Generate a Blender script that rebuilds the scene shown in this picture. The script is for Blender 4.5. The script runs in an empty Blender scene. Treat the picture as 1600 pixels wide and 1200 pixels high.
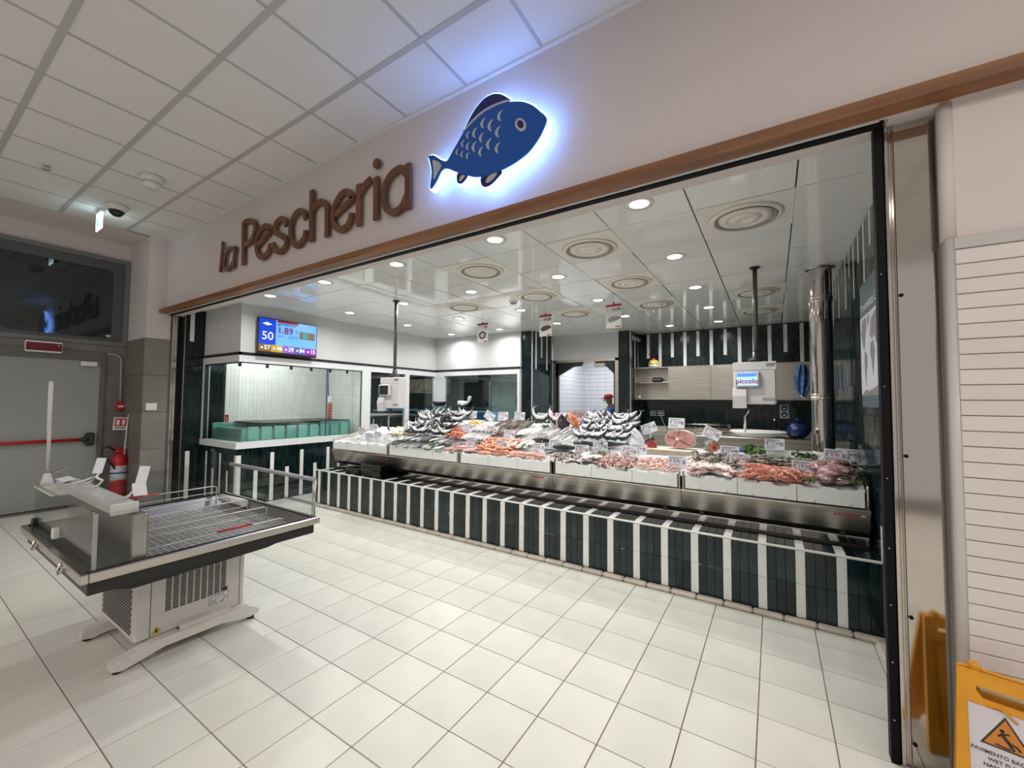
import bpy, math, random
from mathutils import Vector, Matrix, noise
random.seed(7)
R = random.Random(11)
PI = math.pi
sc = bpy.context.scene
COL = sc.collection

# ---------------------------------------------------------------- camera, world, lights, exposure
CAM = Vector((1.8864, -1.7991, 1.5237))
def _axes(a, b, c):
    fw = Vector((-math.sin(a)*math.cos(b), math.cos(a)*math.cos(b), math.sin(b)))
    rt = Vector((math.cos(a), math.sin(a), 0)); up = rt.cross(fw)
    return math.cos(c)*rt + math.sin(c)*up, -math.sin(c)*rt + math.cos(c)*up, fw
RT, UP, FW = _axes(0.5676425, 0.0413993, 0.0080351)
cd = bpy.data.cameras.new('camera'); cd.sensor_width = 36.0; cd.lens = 639.83/1600*36
cd.clip_start = 0.02; cd.clip_end = 60
cam = bpy.data.objects.new('camera', cd); COL.objects.link(cam)
M4 = Matrix(((RT.x, UP.x, -FW.x, CAM.x), (RT.y, UP.y, -FW.y, CAM.y), (RT.z, UP.z, -FW.z, CAM.z), (0, 0, 0, 1)))
cam.matrix_world = M4
sc.camera = cam
def project(p):
    d = Vector(p) - CAM; z = d.dot(FW)
    if z < 0.05: return None
    return 800 + 639.83*d.dot(RT)/z, 600 - 639.83*d.dot(UP)/z, z

W = bpy.data.worlds.new('world'); sc.world = W; W.use_nodes = True
W.node_tree.nodes['Background'].inputs[0].default_value = (1.0, 0.93, 0.89, 1)
W.node_tree.nodes['Background'].inputs[1].default_value = 0.50
sc.view_settings.view_transform = 'Standard'; sc.view_settings.look = 'None'
sc.view_settings.gamma = 1.0; sc.view_settings.use_curve_mapping = False
sc.view_settings.exposure = 0.0
sc.cycles.max_bounces = 6; sc.cycles.diffuse_bounces = 3; sc.cycles.glossy_bounces = 3; sc.cycles.transmission_bounces = 4
sc.cycles.transparent_max_bounces = 10; sc.cycles.caustics_reflective = False; sc.cycles.caustics_refractive = False
sc.cycles.sample_clamp_indirect = 6.0; sc.cycles.adaptive_threshold = 0.07
LAMP_W = 10.2          # power of one recessed shop lamp
MALL_W = 62.0          # power of one added, unseen luminaire behind the camera

def area_light(name, loc, size, power, color=(1, 1, 1), sy=None, rot=(0, 0, 0), spread=PI):
    l = bpy.data.lights.new(name, 'AREA'); l.energy = power; l.color = color
    if sy is None: l.shape = 'DISK'; l.size = size
    else: l.shape = 'RECTANGLE'; l.size = size; l.size_y = sy
    l.spread = spread
    o = bpy.data.objects.new(name, l); o.location = loc; o.rotation_euler = rot; COL.objects.link(o)
    return o

# ---------------------------------------------------------------- helpers
MATS = {}
def mat(name, col=(.8, .8, .8), rough=.5, metal=0.0, spec=.5, var=0.0, vscale=(6, 6, 6), rnd=0.0, bump=0.0, bscale=(20, 20, 20),
        col2=None, emit=None, estr=0.0, coat=0.0, bdist=0.02, detail=1.5):
    if name in MATS: return MATS[name]
    m = bpy.data.materials.new(name); m.use_nodes = True; MATS[name] = m
    nt = m.node_tree; N = nt.nodes; L = nt.links; b = N['Principled BSDF']
    b.inputs['Base Color'].default_value = (*col, 1); b.inputs['Roughness'].default_value = rough
    b.inputs['Metallic'].default_value = metal; b.inputs['Specular IOR Level'].default_value = spec
    if coat: b.inputs['Coat Weight'].default_value = coat; b.inputs['Coat Roughness'].default_value = .05
    if emit: b.inputs['Emission Color'].default_value = (*emit, 1); b.inputs['Emission Strength'].default_value = estr
    out = None
    def coords(s):
        tc = N.new('ShaderNodeTexCoord'); mp = N.new('ShaderNodeMapping'); mp.inputs['Scale'].default_value = s
        L.new(tc.outputs['Object'], mp.inputs[0]); return mp.outputs[0]
    if var or col2:
        n = N.new('ShaderNodeTexNoise'); n.inputs['Scale'].default_value = 1; n.inputs['Detail'].default_value = detail
        L.new(coords(vscale), n.inputs['Vector'])
        r = N.new('ShaderNodeMix'); r.data_type = 'RGBA'
        c2 = col2 if col2 else tuple(c*(1-var) for c in col); c1 = col if col2 else tuple(min(1, c*(1+var)) for c in col)
        r.inputs[6].default_value = (*c1, 1); r.inputs[7].default_value = (*c2, 1)
        mr = N.new('ShaderNodeMapRange'); mr.inputs[1].default_value = .35; mr.inputs[2].default_value = .65
        L.new(n.outputs['Fac'], mr.inputs[0]); L.new(mr.outputs[0], r.inputs[0]); out = r.outputs[2]
    if rnd:
        oi = N.new('ShaderNodeObjectInfo'); mr = N.new('ShaderNodeMapRange')
        mr.inputs[3].default_value = 1-rnd; mr.inputs[4].default_value = 1+rnd
        L.new(oi.outputs['Random'], mr.inputs[0])
        hs = N.new('ShaderNodeHueSaturation'); L.new(mr.outputs[0], hs.inputs['Value'])
        if out: L.new(out, hs.inputs['Color'])
        else: hs.inputs['Color'].default_value = (*col, 1)
        out = hs.outputs[0]
    if out: L.new(out, b.inputs['Base Color'])
    if bump:
        n = N.new('ShaderNodeTexNoise'); n.inputs['Scale'].default_value = 1; n.inputs['Detail'].default_value = 2
        L.new(coords(bscale), n.inputs['Vector'])
        bp = N.new('ShaderNodeBump'); bp.inputs['Strength'].default_value = bump; bp.inputs['Distance'].default_value = bdist
        L.new(n.outputs['Fac'], bp.inputs['Height']); L.new(bp.outputs[0], b.inputs['Normal'])
    return m
def glass_mat(name, tint=(.93, .97, .96), refl=.9, rough=0.0, ior=1.45):
    if name in MATS: return MATS[name]
    m = bpy.data.materials.new(name); m.use_nodes = True; MATS[name] = m
    nt = m.node_tree; N = nt.nodes; L = nt.links; N.remove(N['Principled BSDF'])
    t = N.new('ShaderNodeBsdfTransparent'); t.inputs[0].default_value = (*tint, 1)
    g = N.new('ShaderNodeBsdfGlossy'); g.inputs['Roughness'].default_value = rough; g.inputs[0].default_value = (refl, refl, refl, 1)
    lw = N.new('ShaderNodeLayerWeight'); lw.inputs[0].default_value = .5
    pw = N.new('ShaderNodeMath'); pw.operation = 'POWER'; pw.inputs[1].default_value = 4.0; L.new(lw.outputs['Facing'], pw.inputs[0])
    f = N.new('ShaderNodeMath'); f.operation = 'MULTIPLY_ADD'; f.inputs[1].default_value = .6; f.inputs[2].default_value = .03; L.new(pw.outputs[0], f.inputs[0])
    x = N.new('ShaderNodeMixShader'); L.new(f.outputs[0], x.inputs[0]); L.new(t.outputs[0], x.inputs[1]); L.new(g.outputs[0], x.inputs[2])
    L.new(x.outputs[0], N['Material Output'].inputs[0]); return m
def emat(name, col, s, sample='NONE'):
    if name in MATS: return MATS[name]
    m = bpy.data.materials.new(name); m.use_nodes = True; MATS[name] = m; m.cycles.emission_sampling = sample
    b = m.node_tree.nodes['Principled BSDF']; b.inputs['Base Color'].default_value = (*[c*.5 for c in col], 1); b.inputs['Roughness'].default_value = .3
    b.inputs['Emission Color'].default_value = (*col, 1); b.inputs['Emission Strength'].default_value = s; return m

ORG = {}
class MB:
    def __init__(s): s.v = []; s.f = []; s.m = []; s.s = []
    def add(s, vs, fs, mi=0, sm=False):
        o = len(s.v); s.v += [tuple(v) for v in vs]
        for f in fs: s.f.append([i+o for i in f]); s.m.append(mi); s.s.append(sm)
        return s
    def box(s, x0, y0, z0, x1, y1, z1, mi=0):
        x0, x1 = min(x0, x1), max(x0, x1); y0, y1 = min(y0, y1), max(y0, y1); z0, z1 = min(z0, z1), max(z0, z1)
        v = [(x0, y0, z0), (x1, y0, z0), (x1, y1, z0), (x0, y1, z0), (x0, y0, z1), (x1, y0, z1), (x1, y1, z1), (x0, y1, z1)]
        return s.add(v, [(0, 3, 2, 1), (4, 5, 6, 7), (0, 1, 5, 4), (1, 2, 6, 5), (2, 3, 7, 6), (3, 0, 4, 7)], mi)
    def obox(s, c, ax, ay, az, mi=0):          # oriented box from centre and half-axis vectors
        c, ax, ay, az = Vector(c), Vector(ax), Vector(ay), Vector(az)
        v = [c+i*ax+j*ay+k*az for k in (-1, 1) for i, j in ((-1, -1), (1, -1), (1, 1), (-1, 1))]
        return s.add(v, [(0, 3, 2, 1), (4, 5, 6, 7), (0, 1, 5, 4), (1, 2, 6, 5), (2, 3, 7, 6), (3, 0, 4, 7)], mi)
    def cbox(s, x0, y0, z0, x1, y1, z1, b=.01, mi=0):   # box with chamfered edges
        x0, x1 = min(x0, x1), max(x0, x1); y0, y1 = min(y0, y1), max(y0, y1); z0, z1 = min(z0, z1), max(z0, z1)
        b = min(b, .45*min(x1-x0, y1-y0, z1-z0)); o = len(s.v); idx = {}
        for X, ix in ((x0, 0), (x1, 1)):
            for Y, iy in ((y0, 0), (y1, 1)):
                for Z, iz in ((z0, 0), (z1, 1)):
                    sx, sy, sz = (b if ix == 0 else -b), (b if iy == 0 else -b), (b if iz == 0 else -b)
                    idx[ix, iy, iz, 'x'] = len(s.v); s.v.append((X, Y+sy, Z+sz))
                    idx[ix, iy, iz, 'y'] = len(s.v); s.v.append((X+sx, Y, Z+sz))
                    idx[ix, iy, iz, 'z'] = len(s.v); s.v.append((X+sx, Y+sy, Z))
        cen = Vector(((x0+x1)/2, (y0+y1)/2, (z0+z1)/2))
        def face(l):
            p = [Vector(s.v[i]) for i in l]; n = (p[1]-p[0]).cross(p[2]-p[0])
            if n.dot(sum(p, Vector())/len(p)-cen) < 0: l = l[::-1]
            s.f.append(l); s.m.append(mi); s.s.append(False)
        for i in (0, 1):
            face([idx[i, 0, 0, 'x'], idx[i, 1, 0, 'x'], idx[i, 1, 1, 'x'], idx[i, 0, 1, 'x']])
            face([idx[0, i, 0, 'y'], idx[1, i, 0, 'y'], idx[1, i, 1, 'y'], idx[0, i, 1, 'y']])
            face([idx[0, 0, i, 'z'], idx[1, 0, i, 'z'], idx[1, 1, i, 'z'], idx[0, 1, i, 'z']])
            for j in (0, 1):
                face([idx[i, j, 0, 'x'], idx[i, j, 1, 'x'], idx[i, j, 1, 'y'], idx[i, j, 0, 'y']])
                face([idx[i, 0, j, 'x'], idx[i, 1, j, 'x'], idx[i, 1, j, 'z'], idx[i, 0, j, 'z']])
                face([idx[0, i, j, 'y'], idx[1, i, j, 'y'], idx[1, i, j, 'z'], idx[0, i, j, 'z']])
                for k in (0, 1): face([idx[i, j, k, 'x'], idx[i, j, k, 'y'], idx[i, j, k, 'z']])
        return s
    def tube(s, pts, r, n=8, mi=0, caps=True, sm=True):
        pts = [Vector(p) for p in pts]; rs = r if isinstance(r, (list, tuple)) else [r]*len(pts)
        rings = []; prev = None
        for i, p in enumerate(pts):
            t = (pts[min(i+1, len(pts)-1)]-pts[max(i-1, 0)])
            t = t.normalized() if t.length > 1e-9 else Vector((0, 0, 1))
            if prev is None: u = t.orthogonal().normalized()
            else:
                u = prev - t*prev.dot(t); u = u.normalized() if u.length > 1e-6 else t.orthogonal().normalized()
            prev = u; w = t.cross(u)
            rings.append([p+(u*math.cos(2*PI*k/n)+w*math.sin(2*PI*k/n))*rs[i] for k in range(n)])
        o = len(s.v)
        for g in rings: s.v += [tuple(q) for q in g]
        for i in range(len(rings)-1):
            for k in range(n):
                a, b = o+i*n+k, o+i*n+(k+1) % n
                s.f.append([a, b, b+n, a+n]); s.m.append(mi); s.s.append(sm)
        if caps:
            s.f.append([o+k for k in range(n)][::-1]); s.m.append(mi); s.s.append(False)
            s.f.append([o+(len(rings)-1)*n+k for k in range(n)]); s.m.append(mi); s.s.append(False)
        return s
    def lathe(s, prof, c, n=24, axis=(0, 0, 1), mi=0, sm=True, caps=True):   # prof: (r, h) along axis
        ax = Vector(axis).normalized(); u = ax.orthogonal().normalized(); w = ax.cross(u); c = Vector(c); o = len(s.v)
        for r, h in prof:
            for k in range(n): s.v.append(tuple(c+ax*h+(u*math.cos(2*PI*k/n)+w*math.sin(2*PI*k/n))*r))
        for i in range(len(prof)-1):
            for k in range(n):
                a, b = o+i*n+k, o+i*n+(k+1) % n
                s.f.append([a, b, b+n, a+n]); s.m.append(mi); s.s.append(sm)
        if not caps: return s
        if prof[0][0] > 1e-5: s.f.append([o+k for k in range(n)][::-1]); s.m.append(mi); s.s.append(False)
        if prof[-1][0] > 1e-5: s.f.append([o+(len(prof)-1)*n+k for k in range(n)]); s.m.append(mi); s.s.append(False)
        return s
    def prism(s, poly, f0, f1, mi=0, sides=None):   # poly of 2D points; f0/f1 map (a,b) to the two end points
        n = len(poly); A = [f0(*p) for p in poly]; B = [f1(*p) for p in poly]
        fs = [list(range(n))[::-1], [n+i for i in range(n)]]
        s.add(A+B, fs, mi)
        o = len(s.v)-2*n
        for i in range(n):
            j = (i+1) % n; s.f.append([o+i, o+j, o+n+j, o+n+i]); s.m.append(mi if sides is None else sides); s.s.append(False)
        return s
    def sphere(s, c, r, n=10, m=7, mi=0, sc3=(1, 1, 1)):
        c = Vector(c); o = len(s.v)
        s.v.append(tuple(c+Vector((0, 0, r*sc3[2]))))
        for i in range(1, m):
            a = PI*i/m
            for k in range(n): s.v.append((c.x+r*sc3[0]*math.sin(a)*math.cos(2*PI*k/n), c.y+r*sc3[1]*math.sin(a)*math.sin(2*PI*k/n), c.z+r*sc3[2]*math.cos(a)))
        s.v.append(tuple(c-Vector((0, 0, r*sc3[2])))); e = len(s.v)-1
        def F(l): s.f.append(l); s.m.append(mi); s.s.append(True)
        for k in range(n):
            F([o, o+1+k, o+1+(k+1) % n]); F([e, e-n+(k+1) % n, e-n+k])
            for i in range(m-2):
                a, b = o+1+i*n+k, o+1+i*n+(k+1) % n; F([a, a+n, b+n, b])
        return s
    def text(s, t, org, right, up, size, mi=0, align='LEFT', lift=None, bold=0.0):
        vs, fs, w = text_geo(t, bold); org, right, up = Vector(org), Vector(right).normalized(), Vector(up).normalized()
        off = {'LEFT': 0, 'CENTER': -w/2, 'RIGHT': -w}[align]
        return s.add([org+right*((x+off)*size)+up*(y*size) for x, y in vs], fs, mi)
    def xf(s, M):
        s.v = [tuple(M @ Vector(v)) for v in s.v]; return s
    def mesh(s, name, mats):
        me = bpy.data.meshes.new(name); me.from_pydata(s.v, [], s.f)
        if not isinstance(mats, (list, tuple)): mats = [mats]
        for m in mats: me.materials.append(m)
        me.polygons.foreach_set('material_index', s.m); me.polygons.foreach_set('use_smooth', s.s); me.update(); return me
    def build(s, name, mats, parent=None, org=None, kind=None):
        if org is None:
            xs, ys, zs = zip(*s.v); org = Vector(((min(xs)+max(xs))/2, (min(ys)+max(ys))/2, min(zs)))
        org = Vector(org); s.v = [(x-org.x, y-org.y, z-org.z) for x, y, z in s.v]
        return put(name, s.mesh(name, mats), org, parent, kind)
def put(name, me, org, parent=None, kind=None, rot=None, scale=None):
    o = bpy.data.objects.new(name, me); COL.objects.link(o); ORG[o] = Vector(org)
    if parent: o.parent = parent; o.location = Vector(org)-ORG[parent]
    else: o.location = org
    if rot: o.rotation_euler = rot
    if scale: o.scale = scale
    if kind: o['kind'] = kind
    return o
_TG = {}
def text_geo(t, bold=0.0):
    if (t, bold) in _TG: return _TG[t, bold]
    c = bpy.data.curves.new('t', 'FONT'); c.body = t; c.size = 1; c.resolution_u = 3; c.offset = bold
    o = bpy.data.objects.new('t', c); COL.objects.link(o)
    dg = bpy.context.evaluated_depsgraph_get(); me = bpy.data.meshes.new_from_object(o.evaluated_get(dg))
    vs = [(v.co.x, v.co.y) for v in me.vertices]; fs = [list(p.vertices) for p in me.polygons]
    w = max((v[0] for v in vs), default=0)
    bpy.data.objects.remove(o); bpy.data.curves.remove(c); bpy.data.meshes.remove(me)
    _TG[t, bold] = (vs, fs, w); return _TG[t, bold]
def tag(o, label=None, cat=None, group=None, kind=None):
    if label: o['label'] = label
    if cat: o['category'] = cat
    if group: o['group'] = group
    if kind: o['kind'] = kind
    return o
def thing(name, label, cat, loc, group=None):
    o = bpy.data.objects.new(name, None); o.empty_display_size = .05; COL.objects.link(o); o.location = loc; ORG[o] = Vector(loc)
    return tag(o, label, cat, group)
def copy_tree(o, loc, rot=None, parent=None):
    c = o.copy(); COL.objects.link(c); c.parent = parent; c.location = loc
    if rot is not None: c.rotation_euler = rot
    ORG[c] = Vector(loc)
    for ch in o.children: copy_tree(ch, ch.location, None, c)
    return c
def part(name, mb, m, parent): return mb.build(name, m, parent)
# ---------------------------------------------------------------- materials of the setting
m_floor = mat('floor_tile', (.655, .655, .595), .33, var=.05, vscale=(2.5, 2.5, 2.5), rnd=.035)
m_grout = mat('floor_grout', (.20, .17, .145), .85)
m_cove = mat('cove_strip', (.55, .49, .42), .4, var=.1)
m_panel = mat('mineral_panel', (.76, .75, .73), .9, bump=.12, bscale=(150, 150, 150), bdist=.004)
m_tee = mat('tee_grey', (.48, .48, .47), .5)
m_wall = mat('wall_paint', (.69, .62, .60), .8)
m_white = mat('white_paint', (.64, .645, .65), .7)
m_gloss = mat('gloss_panel', (.86, .88, .87), .06, spec=.6, bump=.02, bscale=(1.4, 1.4, 1.4), bdist=.05)
m_tee2 = mat('tee_dark', (.09, .09, .09), .6)
m_green = mat('green_tile', (.0065, .0185, .0205), .13, spec=.5, var=.6, vscale=(26, 26, 5), rnd=.55, bump=.10, bscale=(22, 22, 9), bdist=.01)
m_grgrout = mat('green_grout', (.035, .05, .05), .7)
m_wtile = mat('white_tile', (.80, .80, .77), .16, var=.04, vscale=(9, 9, 3), rnd=.03)
m_wgrout = mat('white_grout', (.55, .55, .53), .8)
m_inox = mat('stainless', (.52, .485, .43), .34, 1.0, var=.12, vscale=(1.2, 1.2, 60))
m_mirror = mat('polished_steel', (.58, .54, .50), .08, 1.0, bump=.03, bscale=(2, 2, 3), bdist=.02)
m_black = mat('black_rail', (.005, .005, .006), .6, spec=.15)
m_wood = mat('oak', (.30, .128, .050), .42, col2=(.19, .076, .030), vscale=(1.2, 14, 22), bump=.05, bscale=(3, 30, 50), bdist=.004)
m_wood2 = mat('letter_wood', (.19, .080, .036), .5, col2=(.12, .046, .022), vscale=(22, 14, 2.2), rnd=.12)
m_grey = mat('grey_stone_tile', (.185, .175, .155), .45, var=.10, vscale=(3, 3, 3), rnd=.08)
m_greyg = mat('grey_grout', (.10, .095, .085), .8)
m_frame = mat('window_frame_grey', (.17, .175, .175), .4)
m_doorp = mat('door_grey', (.30, .315, .30), .45, var=.03, vscale=(2, 2, 2))
m_alu = mat('white_aluminium', (.74, .76, .78), .35)
m_glass = glass_mat('clear_glass')
m_glassd = glass_mat('window_glass', (.78, .83, .83), .95)
m_glassg = glass_mat('green_glass', (.78, .92, .90), .9)
m_plast = mat('white_plastic', (.74, .74, .72), .35)
m_blackp = mat('black_plastic', (.015, .015, .016), .35)
m_red = mat('red_paint', (.50, .012, .016), .3)
m_bwt = mat('back_white_tile', (.74, .75, .80), .25)

# ---------------------------------------------------------------- floor
fl = tag(MB().box(-7.0, -6.0, -.08, 5.0, 8.2, -.006).build('floor', m_grout), kind='structure', label='pale square floor tiles laid in a grid')
cand = []
for i in range(-22, 14):
    for j in range(-16, 6):
        x0, y0 = i*.3, j*.3; y1 = min(y0+.3, 1.70)
        if x0 < -6.5: continue
        c = project((x0+.15, (y0+y1)/2, 0)); a = 0
        vis = c and -60 < c[0] < 1660 and 500 < c[1] < 1260
        if vis: a = 1/c[2]**3
        cand.append((a, x0, y0, y1))
cand.sort(reverse=True); g = .0024
def tile_mb(mb, x0, y0, y1): return mb.cbox(x0+g, y0+g, -.01, x0+.3-g, y1-g, 0, .0012)
full = tile_mb(MB(), -.15, -.15, .15).mesh('floor_tile', m_floor); rest = MB()
for n, (a, x0, y0, y1) in enumerate(cand):
    if n < 296 and a > 0:
        if y1-y0 > .299: put('floor_tile', full, (x0+.15, y0+.15, 0), fl)
        else: part('cut_tile', tile_mb(MB(), x0, y0, y1), m_floor, fl)
    else: tile_mb(rest, x0, y0, y1)
for i in range(-15, 9):
    for j in range(6, 22): tile_mb(rest, i*.3, j*.3, j*.3+.3)
rest.build('far_floor_tile', m_floor, fl, kind='stuff')
# interior strip behind the jambs and the small cove strips
st = MB()
for k in range(33):
    st.cbox(-3.77+k*.19, 1.702, -.01, -3.772+(k+1)*.19, 1.76, .028, .012)
for k in range(5): st.cbox(2.41, .72+k*.2, -.01, 2.47, .918+k*.2, .028, .012)
tag(st.build('trim_1', m_cove), kind='structure', label='beige cove skirting at the foot of the counter')

# ---------------------------------------------------------------- mall ceiling (grid 0.637)
ZC = 3.88; P = .637; X0 = .626-10*P
cl = tag(MB().box(-6.6, -6.0, ZC+.01, 6.5, .60, ZC+.06).build('ceiling', m_panel), kind='structure', label='mineral fibre tile ceiling with grey grid')
pm = MB().cbox(-P/2+.006, -P/2+.012, 0, P/2-.006, P/2-.012, .012, .003).mesh('ceiling_panel', m_panel)
pm2 = MB().cbox(-P/2+.006, -.235, 0, P/2-.006, .235, .012, .003).mesh('ceiling_panel_cut', m_panel)
tl = MB().box(-.013, 0, -.004, .013, P, .01).mesh('thin_bar', m_tee)
for i in range(19):
    x = X0+i*P
    for j in range(10):
        y = .05-P*(j+1)
        put('ceiling_panel', pm, (x+P/2, y+P/2, ZC-.002), cl, rot=(R.uniform(-.002, .002), R.uniform(-.002, .002), 0))
        put('cross_bar', tl, (x, y, ZC), cl)
    put('ceiling_panel', pm2, (x+P/2, .05+.24, ZC-.002), cl)
    part('cross_bar', MB().box(x-.012, .05, ZC-.004, x+.012, .53, ZC+.008), m_tee, cl)
for j in range(10):
    part('main_bar', MB().box(X0, .05-P*j-.019, ZC-.007, X0+19*P, .05-P*j+.019, ZC+.008), m_tee, cl)
part('edge_trim', MB().box(X0, .505, ZC-.022, 6.5, .53, ZC-.004), m_panel, cl)
# plaster border by the left wall
tag(MB().box(-6.52, -6, ZC-.004, X0+.012, .62, ZC+.05).build('trim_2', m_wall), kind='structure', label='plaster border of the mall ceiling')

# ---------------------------------------------------------------- front wall, lintel beam, jambs
tag(MB().box(-5.72, .53, 2.775, 6.5, .72, ZC+.02).build('wall_front', m_wall), kind='structure', label='painted wall above the shop opening')
bm = MB(); L0, L1 = -5.78, 6.4
bm.cbox(L0, .44, 2.772, L1, .535, 2.828, .003)
tag(bm.build('trim_3', m_wood), kind='structure', label='oak beam running above the shop opening')
tag(MB().box(-5.70, .536, 2.768, 2.30, .552, 2.776).build('trim_4', m_white), kind='structure', label='thin white edge behind the oak beam')
tr = MB(); tr.box(-5.70, .555, 2.762, 2.318, .60, 2.80); tr.box(-5.70, .60, 2.825, 2.318, .70, 2.87); tr.box(-5.70, .70, 2.835, 2.47, .72, 2.90)
t5 = tag(tr.build('trim_5', m_black), kind='structure', label='black roller shutter track above the opening')
part('steel_lip', MB().box(-5.70, .602, 2.772, 2.318, .622, 2.778), m_mirror, t5)
# right: painted wall, tiled dado, steel column cover
wr = tag(MB().box(2.494, .545, 0, 6.5, .75, 2.775).build('wall_right', m_wall), kind='structure', label='painted wall with pale bar tiles right of the opening')
part('edge_bead', MB().tube([(2.505, .560, 2.19), (2.505, .560, 2.768)], .026, 14), m_wall, wr)
part('tile_edge', MB().tube([(2.506, .550, 0), (2.506, .550, 2.195)], .022, 14), mat('bead_grey', (.58, .57, .54), .35), wr)
m_bar = mat('bar_tile', (.72, .67, .64), .3, rnd=.03)
part('dado_bed', MB().box(2.51, .534, 0, 4.6, .546, 2.195), mat('bar_grout', (.34, .31, .29), .8), wr)
part('dado_cap', MB().cbox(2.51, .524, 2.148, 4.6, .546, 2.196, .003), mat('dado_cap', (.52, .50, .48), .5), wr)
bt = MB().cbox(-.119, 0, .0, .119, .012, .0575, .0025).mesh('bar_tile', m_bar)
for r in range(35):
    for c in range(3): put('bar_tile', bt, (2.632+.2405*c, .524+R.uniform(-.0007, .0007), .030+.0605*r), wr)
part('bar_tile_far', MB().box(3.24, .524, .03, 4.6, .535, 2.14), m_bar, wr)
sp = tag(MB().box(2.335, .612, 0, 2.505, .66, 2.772).build('trim_6', m_mirror), kind='structure', label='polished steel column cover right of the opening')
part('edge_fold', MB().cbox(2.318, .600, 0, 2.340, .66, 2.772, .006), m_mirror, sp)
part('edge_fold', MB().cbox(2.345, .602, 0, 2.356, .62, 2.772, .005), m_mirror, sp)
part('shutter_guide', MB().box(2.288, .60, 0, 2.317, .65, 2.775), m_black, sp)
part('soffit', MB().box(2.33, .55, 2.765, 2.50, .72, 2.775), m_wall, sp)
part('return_wall', MB().box(2.340, .66, 0, 2.50, .735, 2.775), m_black, sp)
for z in (.62, 1.30, .10, 2.0): part('screw', MB().lathe([(.008, 0), (.008, .004), (.004, .006)], (2.366, .612, z), 8, (0, -1, 0)), m_black, sp)
for z in (.18, .42, .66, .9, 1.2, 1.6, 2.1): part('rivet', MB().lathe([(.004, 0), (.003, .003)], (2.30, .60, z), 6, (0, -1, 0)), m_mirror, sp)
# left: pilaster face at x=-5.70, shutter guide
def stone(mb, x0, y0, z0, x1, y1, z1): return mb.cbox(x0, y0, z0, x1, y1, z1, .002)
wp = tag(MB().box(-6.5, .305, 0, -5.706, .72, ZC).build('wall_left', m_wall), kind='structure', label='corner pilaster with grey stone tiles below and paint above')
part('tile_bed', MB().box(-6.49, .300, 0, -5.703, .60, 2.392), m_greyg, wp)
zs = [0, .255, .79, 1.322, 1.857, 2.392]
for a, b in zip(zs, zs[1:]):
    part('stone_tile', stone(MB(), -5.712, .296, a+.002, -5.696, .585, b-.002), m_grey, wp)
    part('stone_tile', stone(MB(), -6.49, .294, a+.002, -5.714, .306, b-.002), m_grey, wp)
part('jamb_strip', MB().box(-5.72, .585, 0, -5.69, .612, 2.775), mat('jamb_dark', (.10, .09, .08), .4), wp)
part('steel_guide', MB().cbox(-5.72, .612, 0, -5.684, .632, 2.77, .004), m_mirror, wp)
part('steel_guide', MB().cbox(-5.72, .640, 0, -5.688, .672, 2.77, .004), m_mirror, wp)
part('shutter_slot', MB().box(-5.74, .672, 0, -5.70, .735, 2.77), m_black, wp)
part('steel_edge', MB().box(-5.70, .735, 0, -5.615, .742, 2.80), m_inox, wp)

# ---------------------------------------------------------------- left wall with emergency door and transom window
wl = tag(MB().box(-6.7, -6.0, 0, -6.5, .31, ZC).build('wall_left', m_wall), kind='structure', label='left wall with grey stone tiles around the door')
for a, b in zip(zs, zs[1:]): part('stone_tile', stone(MB(), -6.505, .075, a+.002, -6.492, .30, min(b, 2.30)-.002), m_grey, wl)
for k in range(5): part('stone_tile', stone(MB(), -6.505, .073-.5*(k+1)+.002, 2.19, -6.492, .073-.5*k-.002, 2.298), m_grey, wl)
part('stone_bed', MB().box(-6.506, -2.5, 0, -6.496, .302, 2.30), m_greyg, wl)
d1 = tag(MB().box(-6.50, -2.2, .01, -6.486, .02, 2.06).build('door_1', m_doorp), kind='structure', label='grey steel emergency exit door')
fr = MB(); fr.cbox(-6.50, .02, 0, -6.462, .075, 2.19, .004); fr.cbox(-6.50, -2.3, 2.06, -6.462, .02, 2.19, .004)
part('door_frame', fr, mat('door_frame', (.13, .125, .115), .45), d1)
part('door_gap', MB().box(-6.49, -1.102, .01, -6.484, -1.098, 2.05), m_black, d1)
part('door_closer', MB().cbox(-6.486, -.19, 1.975, -6.43, -.02, 2.045, .01), m_alu, d1)
w1 = thing('window_1', 'grey framed transom window above the emergency door', None, (-6.5, -1, 2.30))
w1['kind'] = 'structure'
y0, y1, z0, z1 = -3.0, .302, 2.305, 3.625
wf = MB(); wf.box(-6.50, y0, z1-.06, -6.46, y1, z1); wf.box(-6.50, y0, z0, -6.46, y1, z0+.055); wf.box(-6.50, y1-.06, z0+.055, -6.46, y1, z1-.06)
part('window_frame', wf, m_frame, w1)
wf = MB(); wf.box(-6.50, y0, z1-.19, -6.475, y1-.06, z1-.06); wf.box(-6.50, y0, z0+.055, -6.475, y1-.06, z0+.10); wf.box(-6.50, y1-.185, z0+.10, -6.475, y1-.06, z1-.19)
part('inner_frame', wf, mat('frame_dark', (.085, .09, .09), .4), w1)
part('pane', MB().box(-6.494, y0, z0+.10, -6.488, y1-.185, z1-.19), mat('dark_pane', (.012, .022, .024), .03, spec=.8), w1)

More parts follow.
